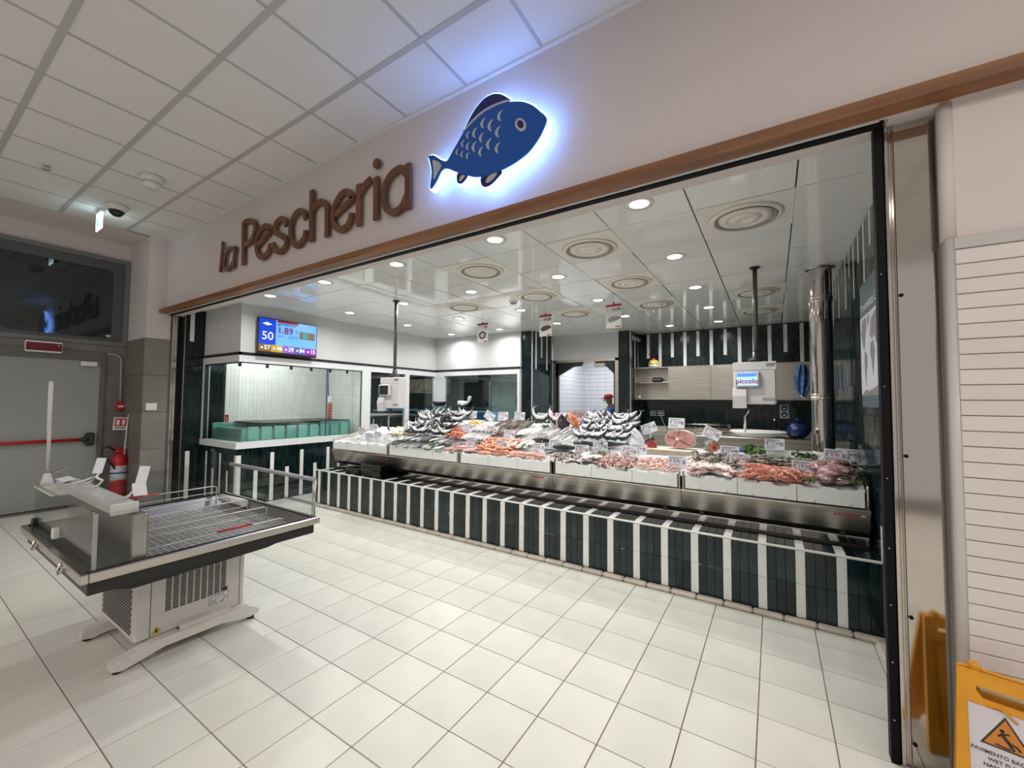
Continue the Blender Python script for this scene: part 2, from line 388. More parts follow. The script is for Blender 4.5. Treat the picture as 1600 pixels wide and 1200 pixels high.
# ---------------------------------------------------------------- shop ceiling (grid 0.605)
ZS = 2.89; Q = .6045; gx0 = 2.027-13*Q; gy0 = .70
ce = tag(MB().box(-5.7, .70, ZS+.018, 2.6, 8.1, ZS+.08).build('ceiling', m_tee2), kind='structure', label='glossy white metal panel ceiling over the fish counter')
gp = MB().cbox(-Q/2+.0045, -Q/2+.0045, 0, Q/2-.0045, Q/2-.0045, .022, .001).mesh('gloss_panel', m_gloss)
def ceil_ok(x, y): return (x > -4.6 and y < 5.05) or (x > -2.3 and y < 6.05) or x > -.65 or (x > -5.7 and y < 1.2)
for i in range(14):
    for j in range(10):
        x, y = gx0+Q*(i+.5), gy0+Q*(j+.5)
        if ceil_ok(x+Q*.6, y-Q*.6): put('gloss_panel', gp, (x, y, ZS), ce, rot=(R.uniform(-.006, .006), R.uniform(-.006, .006), 0))

# ---------------------------------------------------------------- tiled walls
TW, TH = .0572, .2385
def tile_wall(name, label, org, u, nrm, cols, z0, z1, white, depth=.10, extent=None):
    """wall whose surface starts at org, runs along u for cols tiles; nrm points into the room; white(col,row)->bool"""
    u, nrm = Vector(u), Vector(nrm); org = Vector(org); w = cols*TW
    c = org+u*(w/2)-nrm*(depth/2+.006); c.z = (z0+z1)/2
    o = tag(MB().obox(c, u*(w/2), nrm*(depth/2), Vector((0, 0, (z1-z0)/2))).build(name, m_grgrout), kind='structure', label=label)
    dark = MB(); r0 = math.floor((z0-.01)/TH)
    for r in range(r0, 13):
        a, b = max(.01+r*TH, z0), min(.01+(r+1)*TH, z1)
        if b-a < .02: continue
        for k in range(cols):
            cc = org+u*((k+.5)*TW)+Vector((0, 0, (a+b)/2))-Vector((0, 0, org.z))
            if white(k, r):
                q = MB().obox(cc, u*(TW/2-.0012), nrm*.006, Vector((0, 0, (b-a)/2-.0012)))
                part('white_tile', q, m_wtile, o)
            else:
                t1, t2 = R.uniform(-.02, .02), R.uniform(-.008, .008)
                uu = (u+nrm*t1).normalized(); zz = (Vector((0, 0, 1))+nrm*t2).normalized()
                dark.obox(cc, uu*(TW/2-.0012), uu.cross(zz)*.006, zz*((b-a)/2-.0012))
    dark.build('green_tile', m_green, o, kind='stuff')
    return o
def top_stripes(off, short=11, longr=10, n=4):
    def f(k, r):
        if (k-off) % n: return False
        return r >= (short if ((k-off)//n) % 2 == 0 else longr)
    return f
# right inner wall x = 2.47 (starts at the shutter, runs inwards); white wall strip by the counter
rs = top_stripes(4)
tile_wall('wall_right', 'dark green glazed tile wall with white stripes beside the counter', (2.476, .733, 0), (0, 1, 0), (-1, 0, 0), 104, 0, ZS,
          lambda k, r: rs(k, r) or (k == 18 and r < 3))
# niche back wall y = 6.56
ns = top_stripes(3, 10, 9)
tile_wall('wall_back', 'dark green tile wall behind the stainless shelves', (-.41, 6.566, 0), (1, 0, 0), (0, -1, 0), 51, 0, ZS, ns)
# small return between column and niche
tile_wall('wall_back', 'narrow dark green tile return left of the stainless shelves', (-.416, 5.96, 0), (0, 1, 0), (1, 0, 0), 11, 0, ZS, lambda k, r: k % 4 == 2 and r >= (10 if k < 4 else 9))
c3 = tile_wall('wall_back', 'slim dark green tile column right of the rear doorway', (-.622, 5.956, 0), (1, 0, 0), (0, -1, 0), 4, 0, ZS, lambda k, r: False, depth=.10)
part('corner_strip', MB().box(-.398, 5.94, 0, -.380, 5.965, ZS), m_mirror, c3)
# rear column left of the doorway
tile_wall('wall_back', 'dark green tile column left of the rear doorway', (-2.262, 5.056, 0), (1, 0, 0), (0, -1, 0), 4, 0, ZS, lambda k, r: False, depth=.2)
c1 = tile_wall('wall_back', 'dark green tile side of the rear column with white stripes', (-2.03, 5.06, 0), (0, 1, 0), (1, 0, 0), 15, 0, ZS, lambda k, r: k % 4 == 2 and r >= (10 if (k//4) % 2 else 9), depth=.2)
part('corner_strip', MB().box(-2.034, 5.048, 0, -2.022, 5.06, ZS), m_alu, c1)
# left inner wall x = -5.62
tile_wall('wall_left', 'dark green tile wall beside the left shutter guide', (-5.622, .742, 0), (0, 1, 0), (1, 0, 0), 10, 0, ZS, lambda k, r: k == 1 and (r < 3 or r >= 10))
# glass room: base below the windows
tile_wall('wall_left', 'dark green tile front under the short window with white stripes', (-5.62, 1.006, 0), (1, 0, 0), (0, -1, 0), 20, 0, .815, lambda k, r: k % 4 == 3 and r < (3 if (k//4) % 2 == 0 else 2), depth=.08)
tile_wall('wall_left', 'dark green tile front under the long window with white stripes', (-4.476, 1.004, 0), (0, 1, 0), (1, 0, 0), 70, 0, .815, lambda k, r: k % 4 == 0 and r < (3 if (k//4) % 2 == 0 else 2), depth=.08)

# upper white walls, black band, white frames of the glass room
up = MB(); up.box(-5.62, 1.0, 2.19, -4.466, 1.12, ZS); up.box(-4.60, 1.12, 2.19, -4.466, 5.0, ZS); up.box(-4.6, 5.0, 2.19, -2.26, 5.12, ZS)
tag(up.build('wall_back', m_white), kind='structure', label='plain white wall above the black band')
bb = MB(); bb.box(-5.62, .985, 2.148, -4.45, 1.02, 2.19); bb.box(-4.48, .985, 2.148, -4.45, 5.0, 2.19); bb.box(-4.48, 4.97, 2.150, -2.26, 5.0, 2.195)
tag(bb.build('trim_7', m_blackp), kind='structure', label='black band under the white wall')
w2 = thing('window_2', 'white framed glass front of the fish tank room', None, (-5.0, 1.0, .815)); w2['kind'] = 'structure'
f = MB()
f.box(-5.62, .985, 2.05, -4.455, 1.06, 2.148); f.box(-5.62, .975, .815, -4.445, 1.06, .905); f.box(-5.62, .985, .9, -5.555, 1.06, 2.05)
f.box(-4.53, 1.06, 2.05, -4.455, 5.0, 2.148); f.box(-4.53, 1.06, .815, -4.445, 5.0, .905)
for a, b in ((3.05, 3.235), (4.095, 4.2), (4.96, 5.0)): f.box(-4.53, a, .905, -4.455, b, 2.05)
part('window_frame', f, m_alu, w2)
f = MB(); f.box(-5.553, .983, .907, -5.50, .99, .93); f.box(-5.555, .99, .905, -5.535, 1.04, 2.05); f.box(-5.555, .99, 2.03, -4.50, 1.0, 2.05)
f.box(-4.49, 1.0, 2.035, -4.478, 3.05, 2.05); f.box(-4.49, 3.035, .9, -4.478, 3.05, 2.05)
part('seal', f, m_blackp, w2)
part('pane', MB().box(-5.535, 1.010, .905, -4.497, 1.018, 2.035), m_glass, w2)
part('pane', MB().box(-4.497, 1.012, .905, -4.489, 2.36, 2.035), m_glass, w2)
part('pane', MB().box(-4.497, 2.365, .905, -4.489, 3.035, 2.035), m_glass, w2)
for a, b in ((3.235, 4.095), (4.2, 4.96)): part('pane', MB().box(-4.497, a, .905, -4.489, b, 2.05), m_glassd, w2)
for y in (1.36, 1.72, 2.05, 2.39, 2.72): part('clip', MB().cbox(-4.487, y, 1.985, -4.468, y+.04, 2.035, .003), m_blackp, w2)
part('clip', MB().cbox(-4.52, 1.0, 1.985, -4.475, 1.03, 2.035, .003), m_blackp, w2)
part('joint_profile', MB().box(-4.494, 2.355, .905, -4.482, 2.367, 2.035), mat('blue_seal', (.03, .04, .12), .4), w2)
# interior of the tank room
ti = MB(); ti.box(-5.66, 1.30, 0, -5.60, 3.2, 2.6); ti.box(-5.66, 3.12, 0, -4.53, 3.18, 2.6)
tr_ = tag(ti.build('wall_left', m_wgrout), kind='structure', label='white tiled wall inside the fish tank room')
tm = MB()
for r in range(9):
    for k in range(30): tm.cbox(-5.60, 1.305+k*.06, .85+r*.19, -5.594, 1.363+k*.06, 1.037+r*.19, .001)
    for k in range(18): tm.cbox(-5.59+k*.06, 3.114, .85+r*.19, -5.532+k*.06, 3.12, 1.037+r*.19, .001)
tm.build('white_tile', m_wtile, tr_, kind='stuff')
tag(MB().box(-5.62, 1.06, 2.55, -4.5, 3.1, 2.6).build('ceiling', m_white), kind='structure', label='ceiling inside the fish tank room')
# grey back rooms seen through the other panes
m_gt = mat('grey_room_tile', (.20, .225, .225), .3)
m_gtd = mat('grey_room_dark', (.07, .08, .08), .5)
def plain_tiles(mb, f, nu, nv, du, dv):   # f(u,v,offset)->point
    for i in range(nu):
        for j in range(nv):
            a, b, c, d = i*du+.003, j*dv+.003, (i+1)*du-.003, (j+1)*dv-.003
            mb.add([f(a, b, 0), f(c, b, 0), f(c, d, 0), f(a, d, 0)], [(0, 1, 2, 3)])
bk = MB(); bk.box(-7.4, 3.2, 0, -7.3, 7.4, 2.9); bk.box(-7.4, 7.3, 0, -2.2, 7.4, 2.9); bk.box(-7.4, 3.18, 2.6, -4.53, 7.4, 2.66); bk.box(-4.6, 5.12, 2.6, -2.2, 7.4, 2.66); bk.box(-2.3, 5.3, 0, -2.24, 7.4, 2.9)
wb = tag(bk.build('wall_back', m_gtd), kind='structure', label='grey tiled preparation room behind the rear panes')
q = MB(); plain_tiles(q, lambda u, v, o: (-7.0+u, 7.29, .6+v), 46, 20, .1, .1)
q.build('grey_tile', m_gt, wb, kind='stuff')
w3 = thing('window_3', 'white framed window in the rear wall', None, (-3.3, 5.0, .815)); w3['kind'] = 'structure'
f = MB(); f.box(-4.46, 4.975, 2.055, -2.26, 5.06, 2.15); f.box(-4.46, 4.975, .815, -4.20, 5.06, 2.055); f.box(-2.315, 4.975, .815, -2.26, 5.06, 2.055); f.box(-4.20, 4.975, .815, -2.315, 5.06, 1.15)
part('window_frame', f, m_alu, w3)
part('pane', MB().box(-4.20, 5.01, 1.15, -2.315, 5.016, 2.055), m_glassd, w3)
d2 = tag(MB().cbox(-3.06, 5.16, .4, -2.42, 5.21, 1.87, .008).build('door_2', mat('cold_door', (.42, .45, .44), .4)), kind='structure', label='pale grey cold room door behind the rear window')
f = MB(); f.box(-3.12, 5.15, .4, -3.06, 5.22, 1.93); f.box(-2.42, 5.15, .4, -2.36, 5.22, 1.93); f.box(-3.06, 5.15, 1.87, -2.42, 5.22, 1.93)
part('door_frame', f, mat('cold_frame', (.33, .35, .35), .35, .3), d2)
part('handle', MB().cbox(-2.43, 5.11, 1.42, -2.39, 5.16, 1.62, .01), m_blackp, d2)

# rear doorway with chamfered opening and white tiled room
dw = MB(); dw.box(-2.03, 5.955, 2.375, -.622, 6.05, ZS)
tag(dw.build('wall_back', m_white), kind='structure', label='white wall above the rear doorway')
d3 = thing('door_3', 'chamfered dark framed rear doorway to the white tiled room', None, (-1.3, 5.96, 0)); d3['kind'] = 'structure'
m_ch = mat('charcoal', (.02, .021, .022), .35)
f = MB(); f.box(-2.03, 5.945, 0, -1.965, 6.05, 2.375); f.box(-.69, 5.945, 0, -.622, 6.05, 2.375); f.box(-2.03, 5.945, 2.325, -.622, 6.05, 2.375)
part('door_frame', f, m_inox, d3)
f = MB(); f.box(-1.965, 5.97, 0, -1.915, 6.03, 2.325); f.box(-.72, 5.97, 0, -.69, 6.03, 2.325)
A = lambda x, z: (x, 5.97, z); B = lambda x, z: (x, 6.03, z)
f.prism([(-1.965, 2.325), (-1.965, 2.02), (-1.915, 2.06), (-1.58, 2.235), (-1.40, 2.25), (-1.36, 2.325)], A, B)
f.prism([(-.69, 2.325), (-1.10, 2.325), (-1.10, 2.25), (-.86, 2.21), (-.72, 2.07), (-.69, 2.03)], A, B)
part('chamfer_panel', f, m_ch, d3)
part('door_motor', MB().cbox(-1.12, 5.93, 2.21, -.88, 6.0, 2.30, .02), m_inox, d3)
wt = MB(); wt.box(-3.4, 8.0, 0, -.2, 8.06, 2.8); wt.box(-2.24, 6.06, 0, -2.18, 8.0, 2.8); wt.box(-.42, 6.62, 0, -.36, 8.0, 2.8); wt.box(-2.2, 6.06, 2.74, -.36, 8.06, 2.8)
wq = tag(wt.build('wall_back', m_wgrout), kind='structure', label='white tiled room behind the rear doorway')
q = MB(); plain_tiles(q, lambda u, v, o: (-2.2+u, 7.99, v), 10, 28, .20, .10); plain_tiles(q, lambda u, v, o: (-2.175, 8.0-u, v), 9, 28, .20, .10)
q.build('white_tile', m_bwt, wq, kind='stuff')
d4 = tag(MB().box(-1.14, 7.93, 0, -.80, 7.985, 2.05).build('door_4', mat('grey_blue_door', (.48, .50, .53), .4)), kind='structure', label='inner doorway with a pale strip curtain')
part('door_frame', MB().box(-1.19, 7.92, 0, -1.14, 7.99, 2.1), m_alu, d4); part('door_frame', MB().box(-1.19, 7.92, 2.05, -.78, 7.99, 2.1), m_alu, d4)
f = MB(); f.prism([(-1.12, 2.03), (-.98, 2.03), (-.84, .9), (-.92, .9)], lambda x, z: (x, 7.88, z), lambda x, z: (x, 7.886, z)); f.prism([(-1.0, 2.03), (-.82, 2.03), (-.80, .2), (-.9, .2)], lambda x, z: (x, 7.90, z), lambda x, z: (x, 7.906, z))
part('strip_curtain', f, mat('strip_plastic', (.66, .69, .74), .3), d4)
# ---------------------------------------------------------------- recessed lamps and air diffusers of the shop ceiling
m_lamp = emat('lamp_glow', (1.0, .99, .95), 14.0)
m_ring = mat('lamp_ring', (.72, .72, .70), .25, .0)
def lamp_proto(n):
    a = MB().lathe([(.062, -.002), (.094, -.002), (.098, .002), (.098, .006), (.094, .008), (.066, .006)], (0, 0, 0), 24, (0, 0, -1), caps=False).mesh('lamp_ring', m_ring)
    b = MB().lathe([(.0, .004), (.045, .004), (.064, .002), (.064, -.004)], (0, 0, 0), 20, (0, 0, -1), caps=False).mesh('lamp_disc', m_lamp)
    return a, b
la, lb = lamp_proto(0)
rowname = ['front', 'second', 'third', 'fourth']
n_in_row = {}
spots = []
for j in range(4):
    for i in range(5):
        x, y = 1.128-1.209*i, 1.002+1.209*j
        if x < -4.3 and y > 1.2: continue
        if j == 3 and (x < -2.2 and y > 4.9): continue
        spots.append((x, y, j, i))
for x, y in ((.35, 5.83), (1.13, 5.83)): spots.append((x, y, 4, 0 if x > 1 else 1))
ordn = ['first', 'second', 'third', 'fourth', 'fifth', 'sixth']
for x, y, j, i in spots:
    lab = f'round recessed ceiling lamp, {ordn[i]} from the right in the row {["nearest the oak beam", "second from the oak beam", "third from the oak beam", "fourth from the oak beam", "above the stainless shelves"][j]}'
    t = thing('recessed_lamp', lab, 'lamp', (x, y, ZS), 'recessed lamps in the glossy ceiling')
    put('lamp_ring', la, (x, y, ZS), t); put('lamp_disc', lb, (x, y, ZS), t)
    area_light('lamp_light', (x, y, ZS-.012), .11, LAMP_W, (1.0, .985, .95), spread=2.8)
m_dif = mat('diffuser_white', (.80, .78, .72), .4)
dp = MB().cbox(-Q/2+.004, -Q/2+.004, -.004, Q/2-.004, Q/2-.004, .01, .002).mesh('diffuser_plate', m_dif)
dr = MB().lathe([(.245, 0), (.235, .016), (.19, .012), (.175, -.004), (.172, .012), (.120, .020), (.105, .004), (.102, .016), (.05, .026), (.035, .012), (.0, .014)], (0, 0, -.004), 36, (0, 0, -1)).mesh('diffuser_cone', m_dif)
ds = MB().lathe([(.176, -.006), (.205, .018), (.198, .020), (.172, -.004)], (0, 0, -.004), 36, (0, 0, -1), caps=False).mesh('gap_shade_ring', mat('gap_shade', (.30, .28, .24), .6))  # darker ring that paints the shade between the diffuser cones
dn = 0
difl = ['nearest the right wall under the beam', 'in line with the middle hanging sign, close to the beam', 'above the left hanging scale', 'behind the right hanging scale pole', 'left of the fish leaflet', 'behind the fish leaflet', 'above the tank room corner, second row', 'between the left scale and the loaf leaflet', 'furthest back above the stainless shelves', 'in the far left corner of the ceiling']
dpos = [(1, 1), (-1, 1), (-3, 1), (1, 5), (-1, 3), (-1, 5), (-3, 3), (-3, 5), (1, 7), (-5, 3)]
for (a, b), dl in zip(dpos, difl):
    # panel index counted from the lamp grid: odd columns, odd rows
    x = 1.128+.6045*a; y = 1.002+.6045*b
    t = thing('air_diffuser', 'round ceiling air diffuser '+dl, 'air vent', (x, y, ZS), 'air diffusers in the glossy ceiling')
    put('diffuser_plate', dp, (x, y, ZS), t); put('diffuser_cone', dr, (x, y, ZS), t); put('gap_shade_ring', ds, (x, y, ZS-.001), t)
# small ceiling smoke detector and sprinkler rose in the shop
t = thing('smoke_detector', 'small round smoke detector on the glossy ceiling above the loaf leaflet', 'smoke detector', (-1.10, 2.9, ZS))
part('base', MB().lathe([(.06, 0), (.058, .018), (.05, .022)], (-1.10, 2.9, ZS), 18, (0, 0, -1)), m_plast, t)
part('chamber', MB().lathe([(.04, .02), (.036, .04), (.0, .044)], (-1.10, 2.9, ZS), 18, (0, 0, -1)), mat('det_grey', (.35, .35, .35), .4), t)
t = thing('ceiling_socket', 'small twin socket plate on the glossy ceiling', 'socket', (-.55, 2.45, ZS))
part('plate', MB().cbox(-.59, 2.40, ZS-.008, -.51, 2.50, ZS, .003), m_plast, t)
for k in (-.02, .02): part('hole', MB().lathe([(.012, .008), (.0, .0095)], (-.55, 2.45+k, ZS), 10, (0, 0, -1)), m_blackp, t)

# ---------------------------------------------------------------- mall ceiling fixtures
t = thing('smoke_detector', 'white round smoke detector on the mall ceiling', 'smoke detector', (-3.66, -.27, ZC))
part('base', MB().lathe([(.105, 0), (.105, .02), (.095, .065)], (-3.66, -.27, ZC-.003), 22, (0, 0, -1)), m_plast, t)
part('chamber', MB().lathe([(.085, .065), (.065, .12), (.0, .125)], (-3.66, -.27, ZC-.003), 22, (0, 0, -1)), m_plast, t)
t = thing('dome_camera', 'white dome security camera on the mall ceiling', 'camera', (-4.86, -.26, ZC))
part('housing', MB().lathe([(.11, 0), (.11, .02), (.085, .07)], (-4.86, -.26, ZC-.003), 24, (0, 0, -1)), m_plast, t)
part('dome', MB().lathe([(.075, .07), (.068, .10), (.04, .13), (.0, .14)], (-4.86, -.26, ZC-.003), 22, (0, 0, -1)), mat('dome_black', (.01, .01, .012), .08), t)
t = thing('sprinkler', 'small sprinkler head on the mall ceiling', 'sprinkler', (-4.30, -.92, ZC))
part('stem', MB().lathe([(.012, 0), (.012, .04)], (-4.30, -.92, ZC), 8, (0, 0, -1)), m_inox, t)
part('deflector', MB().lathe([(.034, .04), (.036, .044), (.006, .05)], (-4.30, -.92, ZC), 14, (0, 0, -1)), m_inox, t)
part('escutcheon', MB().lathe([(.04, 0), (.036, .008), (.014, .01)], (-4.30, -.92, ZC), 16, (0, 0, -1)), m_plast, t)
ex = thing('exit_sign', 'small lit emergency exit sign hanging from the mall ceiling', 'exit sign', (-5.2, -.33, ZC-.28))
part('bracket', MB().box(-5.30, -.35, ZC-.05, -5.12, -.31, ZC), m_alu, ex)
part('panel', MB().box(-5.34, -.335, ZC-.25, -5.10, -.325, ZC-.05), emat('exit_glow', (.75, .97, 1.0), 5.0, 'AUTO'), ex)
pg = MB(); pg.box(-5.31, -.3375, ZC-.21, -5.24, -.335, ZC-.09); pg.box(-5.21, -.3375, ZC-.21, -5.19, -.335, ZC-.09); pg.box(-5.165, -.3375, ZC-.21, -5.14, -.335, ZC-.09)
part('pictogram', pg, emat('exit_cyan', (.12, .62, .78), 2.0), ex)
# unseen luminaires added behind the viewpoint to light the mall side
for n, (x, y) in enumerate(((-3.2, -4.4), (1.9, -3.4), (4.4, -2.2))):
    t = thing('added_luminaire', ['unseen mall ceiling luminaire added for light on the left', 'unseen mall ceiling luminaire added for light behind the viewpoint', 'unseen mall ceiling luminaire added for light on the right'][n], 'luminaire', (x, y, ZC-.06))
    part('body', MB().box(x-.75, y-.06, ZC-.05, x+.75, y+.06, ZC-.005), m_plast, t)
    part('diffuser', MB().box(x-.74, y-.05, ZC-.056, x+.74, y+.05, ZC-.05), emat('lum_glow', (1, .93, .87), 3.0), t)
    area_light('luminaire_light', (x, y, ZC-.06), 1.48, MALL_W, (1.0, .91, .85), sy=.10)

# ---------------------------------------------------------------- sign letters
LETTERS=[
 ('l',[[(-3.86,3.458),(-3.861,3.417),(-3.9,3.099)]]),
 ('a',[[(-3.557,3.31),(-3.642,3.352),(-3.74,3.33),(-3.791,3.236),(-3.788,3.148),(-3.739,3.104),(-3.648,3.112),(-3.548,3.184)],[(-3.528,3.351),(-3.564,3.086)]]),
 ('P',[[(-3.343,3.604),(-3.316,3.089)],[(-3.335,3.593),(-3.183,3.581),(-3.076,3.519),(-3.07,3.437),(-3.123,3.359),(-3.21,3.325),(-3.323,3.333)]]),
 ('e',[[(-2.987,3.257),(-2.745,3.358),(-2.748,3.401),(-2.832,3.442),(-2.941,3.423),(-3.007,3.349),(-3.022,3.25),(-2.98,3.154),(-2.885,3.096),(-2.797,3.112),(-2.733,3.164),(-2.73,3.22)]]),
 ('s',[[(-2.411,3.346),(-2.426,3.404),(-2.51,3.444),(-2.605,3.425),(-2.634,3.376),(-2.604,3.313),(-2.48,3.251),(-2.402,3.201),(-2.411,3.135),(-2.483,3.094),(-2.586,3.111),(-2.655,3.176),(-2.67,3.215)]]),
 ('c',[[(-2.051,3.336),(-2.071,3.393),(-2.142,3.44),(-2.235,3.433),(-2.303,3.375),(-2.322,3.292),(-2.304,3.187),(-2.241,3.114),(-2.181,3.095),(-2.102,3.118),(-2.059,3.168),(-2.045,3.22)]]),
 ('h',[[(-1.955,3.606),(-1.945,3.084)],[(-1.938,3.404),(-1.872,3.443),(-1.779,3.439),(-1.706,3.385),(-1.689,3.303),(-1.685,3.077)]]),
 ('e',[[(-1.568,3.258),(-1.322,3.346),(-1.323,3.383),(-1.383,3.429),(-1.466,3.437),(-1.537,3.387),(-1.595,3.31),(-1.598,3.234),(-1.564,3.158),(-1.482,3.101),(-1.393,3.104),(-1.337,3.15),(-1.317,3.219)]]),
 ('r',[[(-1.222,3.458),(-1.212,3.077)],[(-1.198,3.371),(-1.145,3.422),(-1.06,3.455)]]),
 ('i',[[(-0.986,3.454),(-0.979,3.076)],[(-0.985,3.581),(-0.985,3.568)]]),
 ('a',[[(-0.599,3.453),(-0.589,3.073)],[(-0.615,3.372),(-0.659,3.425),(-0.726,3.438),(-0.812,3.41),(-0.87,3.337),(-0.882,3.243),(-0.854,3.153),(-0.783,3.095),(-0.706,3.089),(-0.641,3.126),(-0.601,3.195)]]),
]
BODY=[(-0.299,3.379),(-0.247,3.373),(-0.165,3.31),(-0.113,3.289),(-0.062,3.341),(0.017,3.426),(0.075,3.476),(0.151,3.518),(0.243,3.544),(0.359,3.54),(0.454,3.512),(0.536,3.479),(0.609,3.427),(0.664,3.367),(0.714,3.299),(0.688,3.233),(0.642,3.173),(0.572,3.119),(0.474,3.086),(0.382,3.071),(0.267,3.068),(0.157,3.086),(0.061,3.13),(-0.029,3.18),(-0.112,3.229),(-0.164,3.228),(-0.216,3.162),(-0.263,3.123),(-0.28,3.14),(-0.266,3.243),(-0.285,3.331)]
DORSAL=[(0.041,3.457),(0.093,3.532),(0.15,3.588),(0.224,3.628),(0.296,3.629),(0.358,3.603),(0.411,3.56),(0.432,3.531),(0.341,3.547),(0.225,3.543),(0.132,3.509)]
TAILI=[(-0.254,3.334),(-0.203,3.31),(-0.167,3.27),(-0.196,3.23),(-0.24,3.182),(-0.245,3.261)]
ANAL=[(-0.009,3.166),(-0.018,3.113),(0.003,3.084),(0.042,3.084),(0.08,3.124)]
ANALI=[(0.024,3.136),(0.004,3.107),(0.022,3.098),(0.059,3.124)]
PELV=[(0.217,3.083),(0.199,3.036),(0.223,2.999),(0.268,2.993),(0.321,3.015),(0.375,3.066)]
PELVI=[(0.272,3.063),(0.243,3.027),(0.268,3.016),(0.312,3.033),(0.337,3.063)]
EYE=[(0.565,3.312),(0.564,3.294),(0.555,3.282),(0.539,3.279),(0.52,3.285),(0.502,3.301),(0.487,3.321),(0.48,3.343),(0.481,3.362),(0.491,3.374),(0.507,3.377),(0.526,3.37),(0.544,3.354),(0.558,3.334)]
PUPIL=[(0.547,3.32),(0.546,3.307),(0.539,3.3),(0.527,3.3),(0.514,3.309),(0.504,3.322),(0.498,3.338),(0.5,3.351),(0.507,3.359),(0.519,3.358),(0.532,3.349),(0.542,3.336)]
SEP=[(0.031,3.448),(0.132,3.495),(0.225,3.528),(0.342,3.534),(0.441,3.522),(0.432,3.535),(0.341,3.549),(0.225,3.546),(0.122,3.513),(0.045,3.467)]
SCALES=[[(0.38,3.483),(0.351,3.477),(0.334,3.452),(0.343,3.427),(0.369,3.406),(0.358,3.433),(0.359,3.46)],[(0.366,3.381),(0.334,3.373),(0.316,3.346),(0.326,3.319),(0.354,3.297),(0.342,3.326),(0.343,3.356)],[(0.364,3.269),(0.333,3.261),(0.316,3.235),(0.325,3.209),(0.352,3.189),(0.34,3.216),(0.342,3.245)],[(0.237,3.484),(0.207,3.477),(0.191,3.453),(0.2,3.428),(0.225,3.408),(0.214,3.434),(0.216,3.461)],[(0.304,3.449),(0.271,3.441),(0.253,3.414),(0.263,3.386),(0.291,3.364),(0.279,3.393),(0.281,3.423)],[(0.166,3.441),(0.135,3.434),(0.119,3.409),(0.128,3.385),(0.154,3.364),(0.143,3.391),(0.145,3.418)],[(0.223,3.384),(0.195,3.377),(0.179,3.354),(0.188,3.331),(0.212,3.312),(0.202,3.337),(0.203,3.362)],[(0.291,3.321),(0.259,3.313),(0.242,3.286),(0.251,3.26),(0.279,3.239),(0.267,3.267),(0.269,3.296)],[(0.099,3.438),(0.077,3.433),(0.064,3.415),(0.071,3.397),(0.09,3.382),(0.082,3.402),(0.083,3.421)],[(0.053,3.391),(0.03,3.386),(0.018,3.368),(0.025,3.35),(0.044,3.336),(0.036,3.355),(0.037,3.375)],[(0.101,3.357),(0.078,3.352),(0.065,3.332),(0.072,3.314),(0.092,3.298),(0.084,3.319),(0.085,3.339)],[(0.163,3.342),(0.132,3.335),(0.116,3.309),(0.125,3.285),(0.151,3.265),(0.14,3.292),(0.141,3.319)],[(0.22,3.286),(0.191,3.279),(0.176,3.255),(0.185,3.233),(0.209,3.214),(0.198,3.239),(0.2,3.264)],[(0.001,3.346),(-0.02,3.341),(-0.032,3.323),(-0.025,3.307),(-0.007,3.293),(-0.015,3.311),(-0.014,3.33)],[(0.046,3.313),(0.025,3.308),(0.014,3.291),(0.02,3.275),(0.038,3.261),(0.03,3.279),(0.031,3.297)],[(0.098,3.285),(0.077,3.28),(0.066,3.262),(0.072,3.246),(0.09,3.233),(0.082,3.251),(0.084,3.269)]]

def smooth_line(p, n=5):
    if len(p) < 3: return [Vector(a) for a in p]
    P_ = [Vector(a) for a in p]; out = []
    for i in range(len(P_)-1):
        a, b, c, d = P_[max(i-1, 0)], P_[i], P_[i+1], P_[min(i+2, len(P_)-1)]
        for k in range(n):
            t = k/n; out.append(.5*((2*b)+(c-a)*t+(2*a-5*b+4*c-d)*t*t+(3*b-a-3*c+d)*t**3))
    out.append(P_[-1]); return out
def stroke(mb, pts, w, y0, y1, mi=0):
    """flat ribbon of width w along 2D pts, extruded from y0 (front) to y1 (back)"""
    n = len(pts); Lf, Rt = [], []
    for i, p in enumerate(pts):
        t = (pts[min(i+1, n-1)]-pts[max(i-1, 0)]).normalized(); nn = Vector((-t.y, t.x))*(w/2)
        Lf.append(p+nn); Rt.append(p-nn)
    o = len(mb.v)
    for q in (Lf, Rt):
        for y in (y0, y1): mb.v += [(a.x, y, a.y) for a in q]
    I = lambda s_, y_, i: o+(s_*2+y_)*n+i
    def F(l): mb.f.append(l); mb.m.append(mi); mb.s.append(False)
    for i in range(n-1):
        F([I(0, 0, i), I(0, 0, i+1), I(1, 0, i+1), I(1, 0, i)]); F([I(0, 1, i+1), I(0, 1, i), I(1, 1, i), I(1, 1, i+1)])
        F([I(0, 0, i+1), I(0, 0, i), I(0, 1, i), I(0, 1, i+1)]); F([I(1, 0, i), I(1, 0, i+1), I(1, 1, i+1), I(1, 1, i)])
    F([I(0, 0, 0), I(1, 0, 0), I(1, 1, 0), I(0, 1, 0)]); F([I(1, 0, n-1), I(0, 0, n-1), I(0, 1, n-1), I(1, 1, n-1)])
llab = ['small wooden letter l that starts the shop sign', 'small wooden letter a beside the capital P', 'tall wooden capital letter P of the shop sign', 'wooden letter e right after the capital P', 'wooden letter s of the shop sign', 'wooden letter c of the shop sign',
        'wooden letter h of the shop sign', 'wooden letter e right after the h', 'wooden letter r of the shop sign', 'wooden letter i of the shop sign', 'last wooden letter a nearest the blue fish']
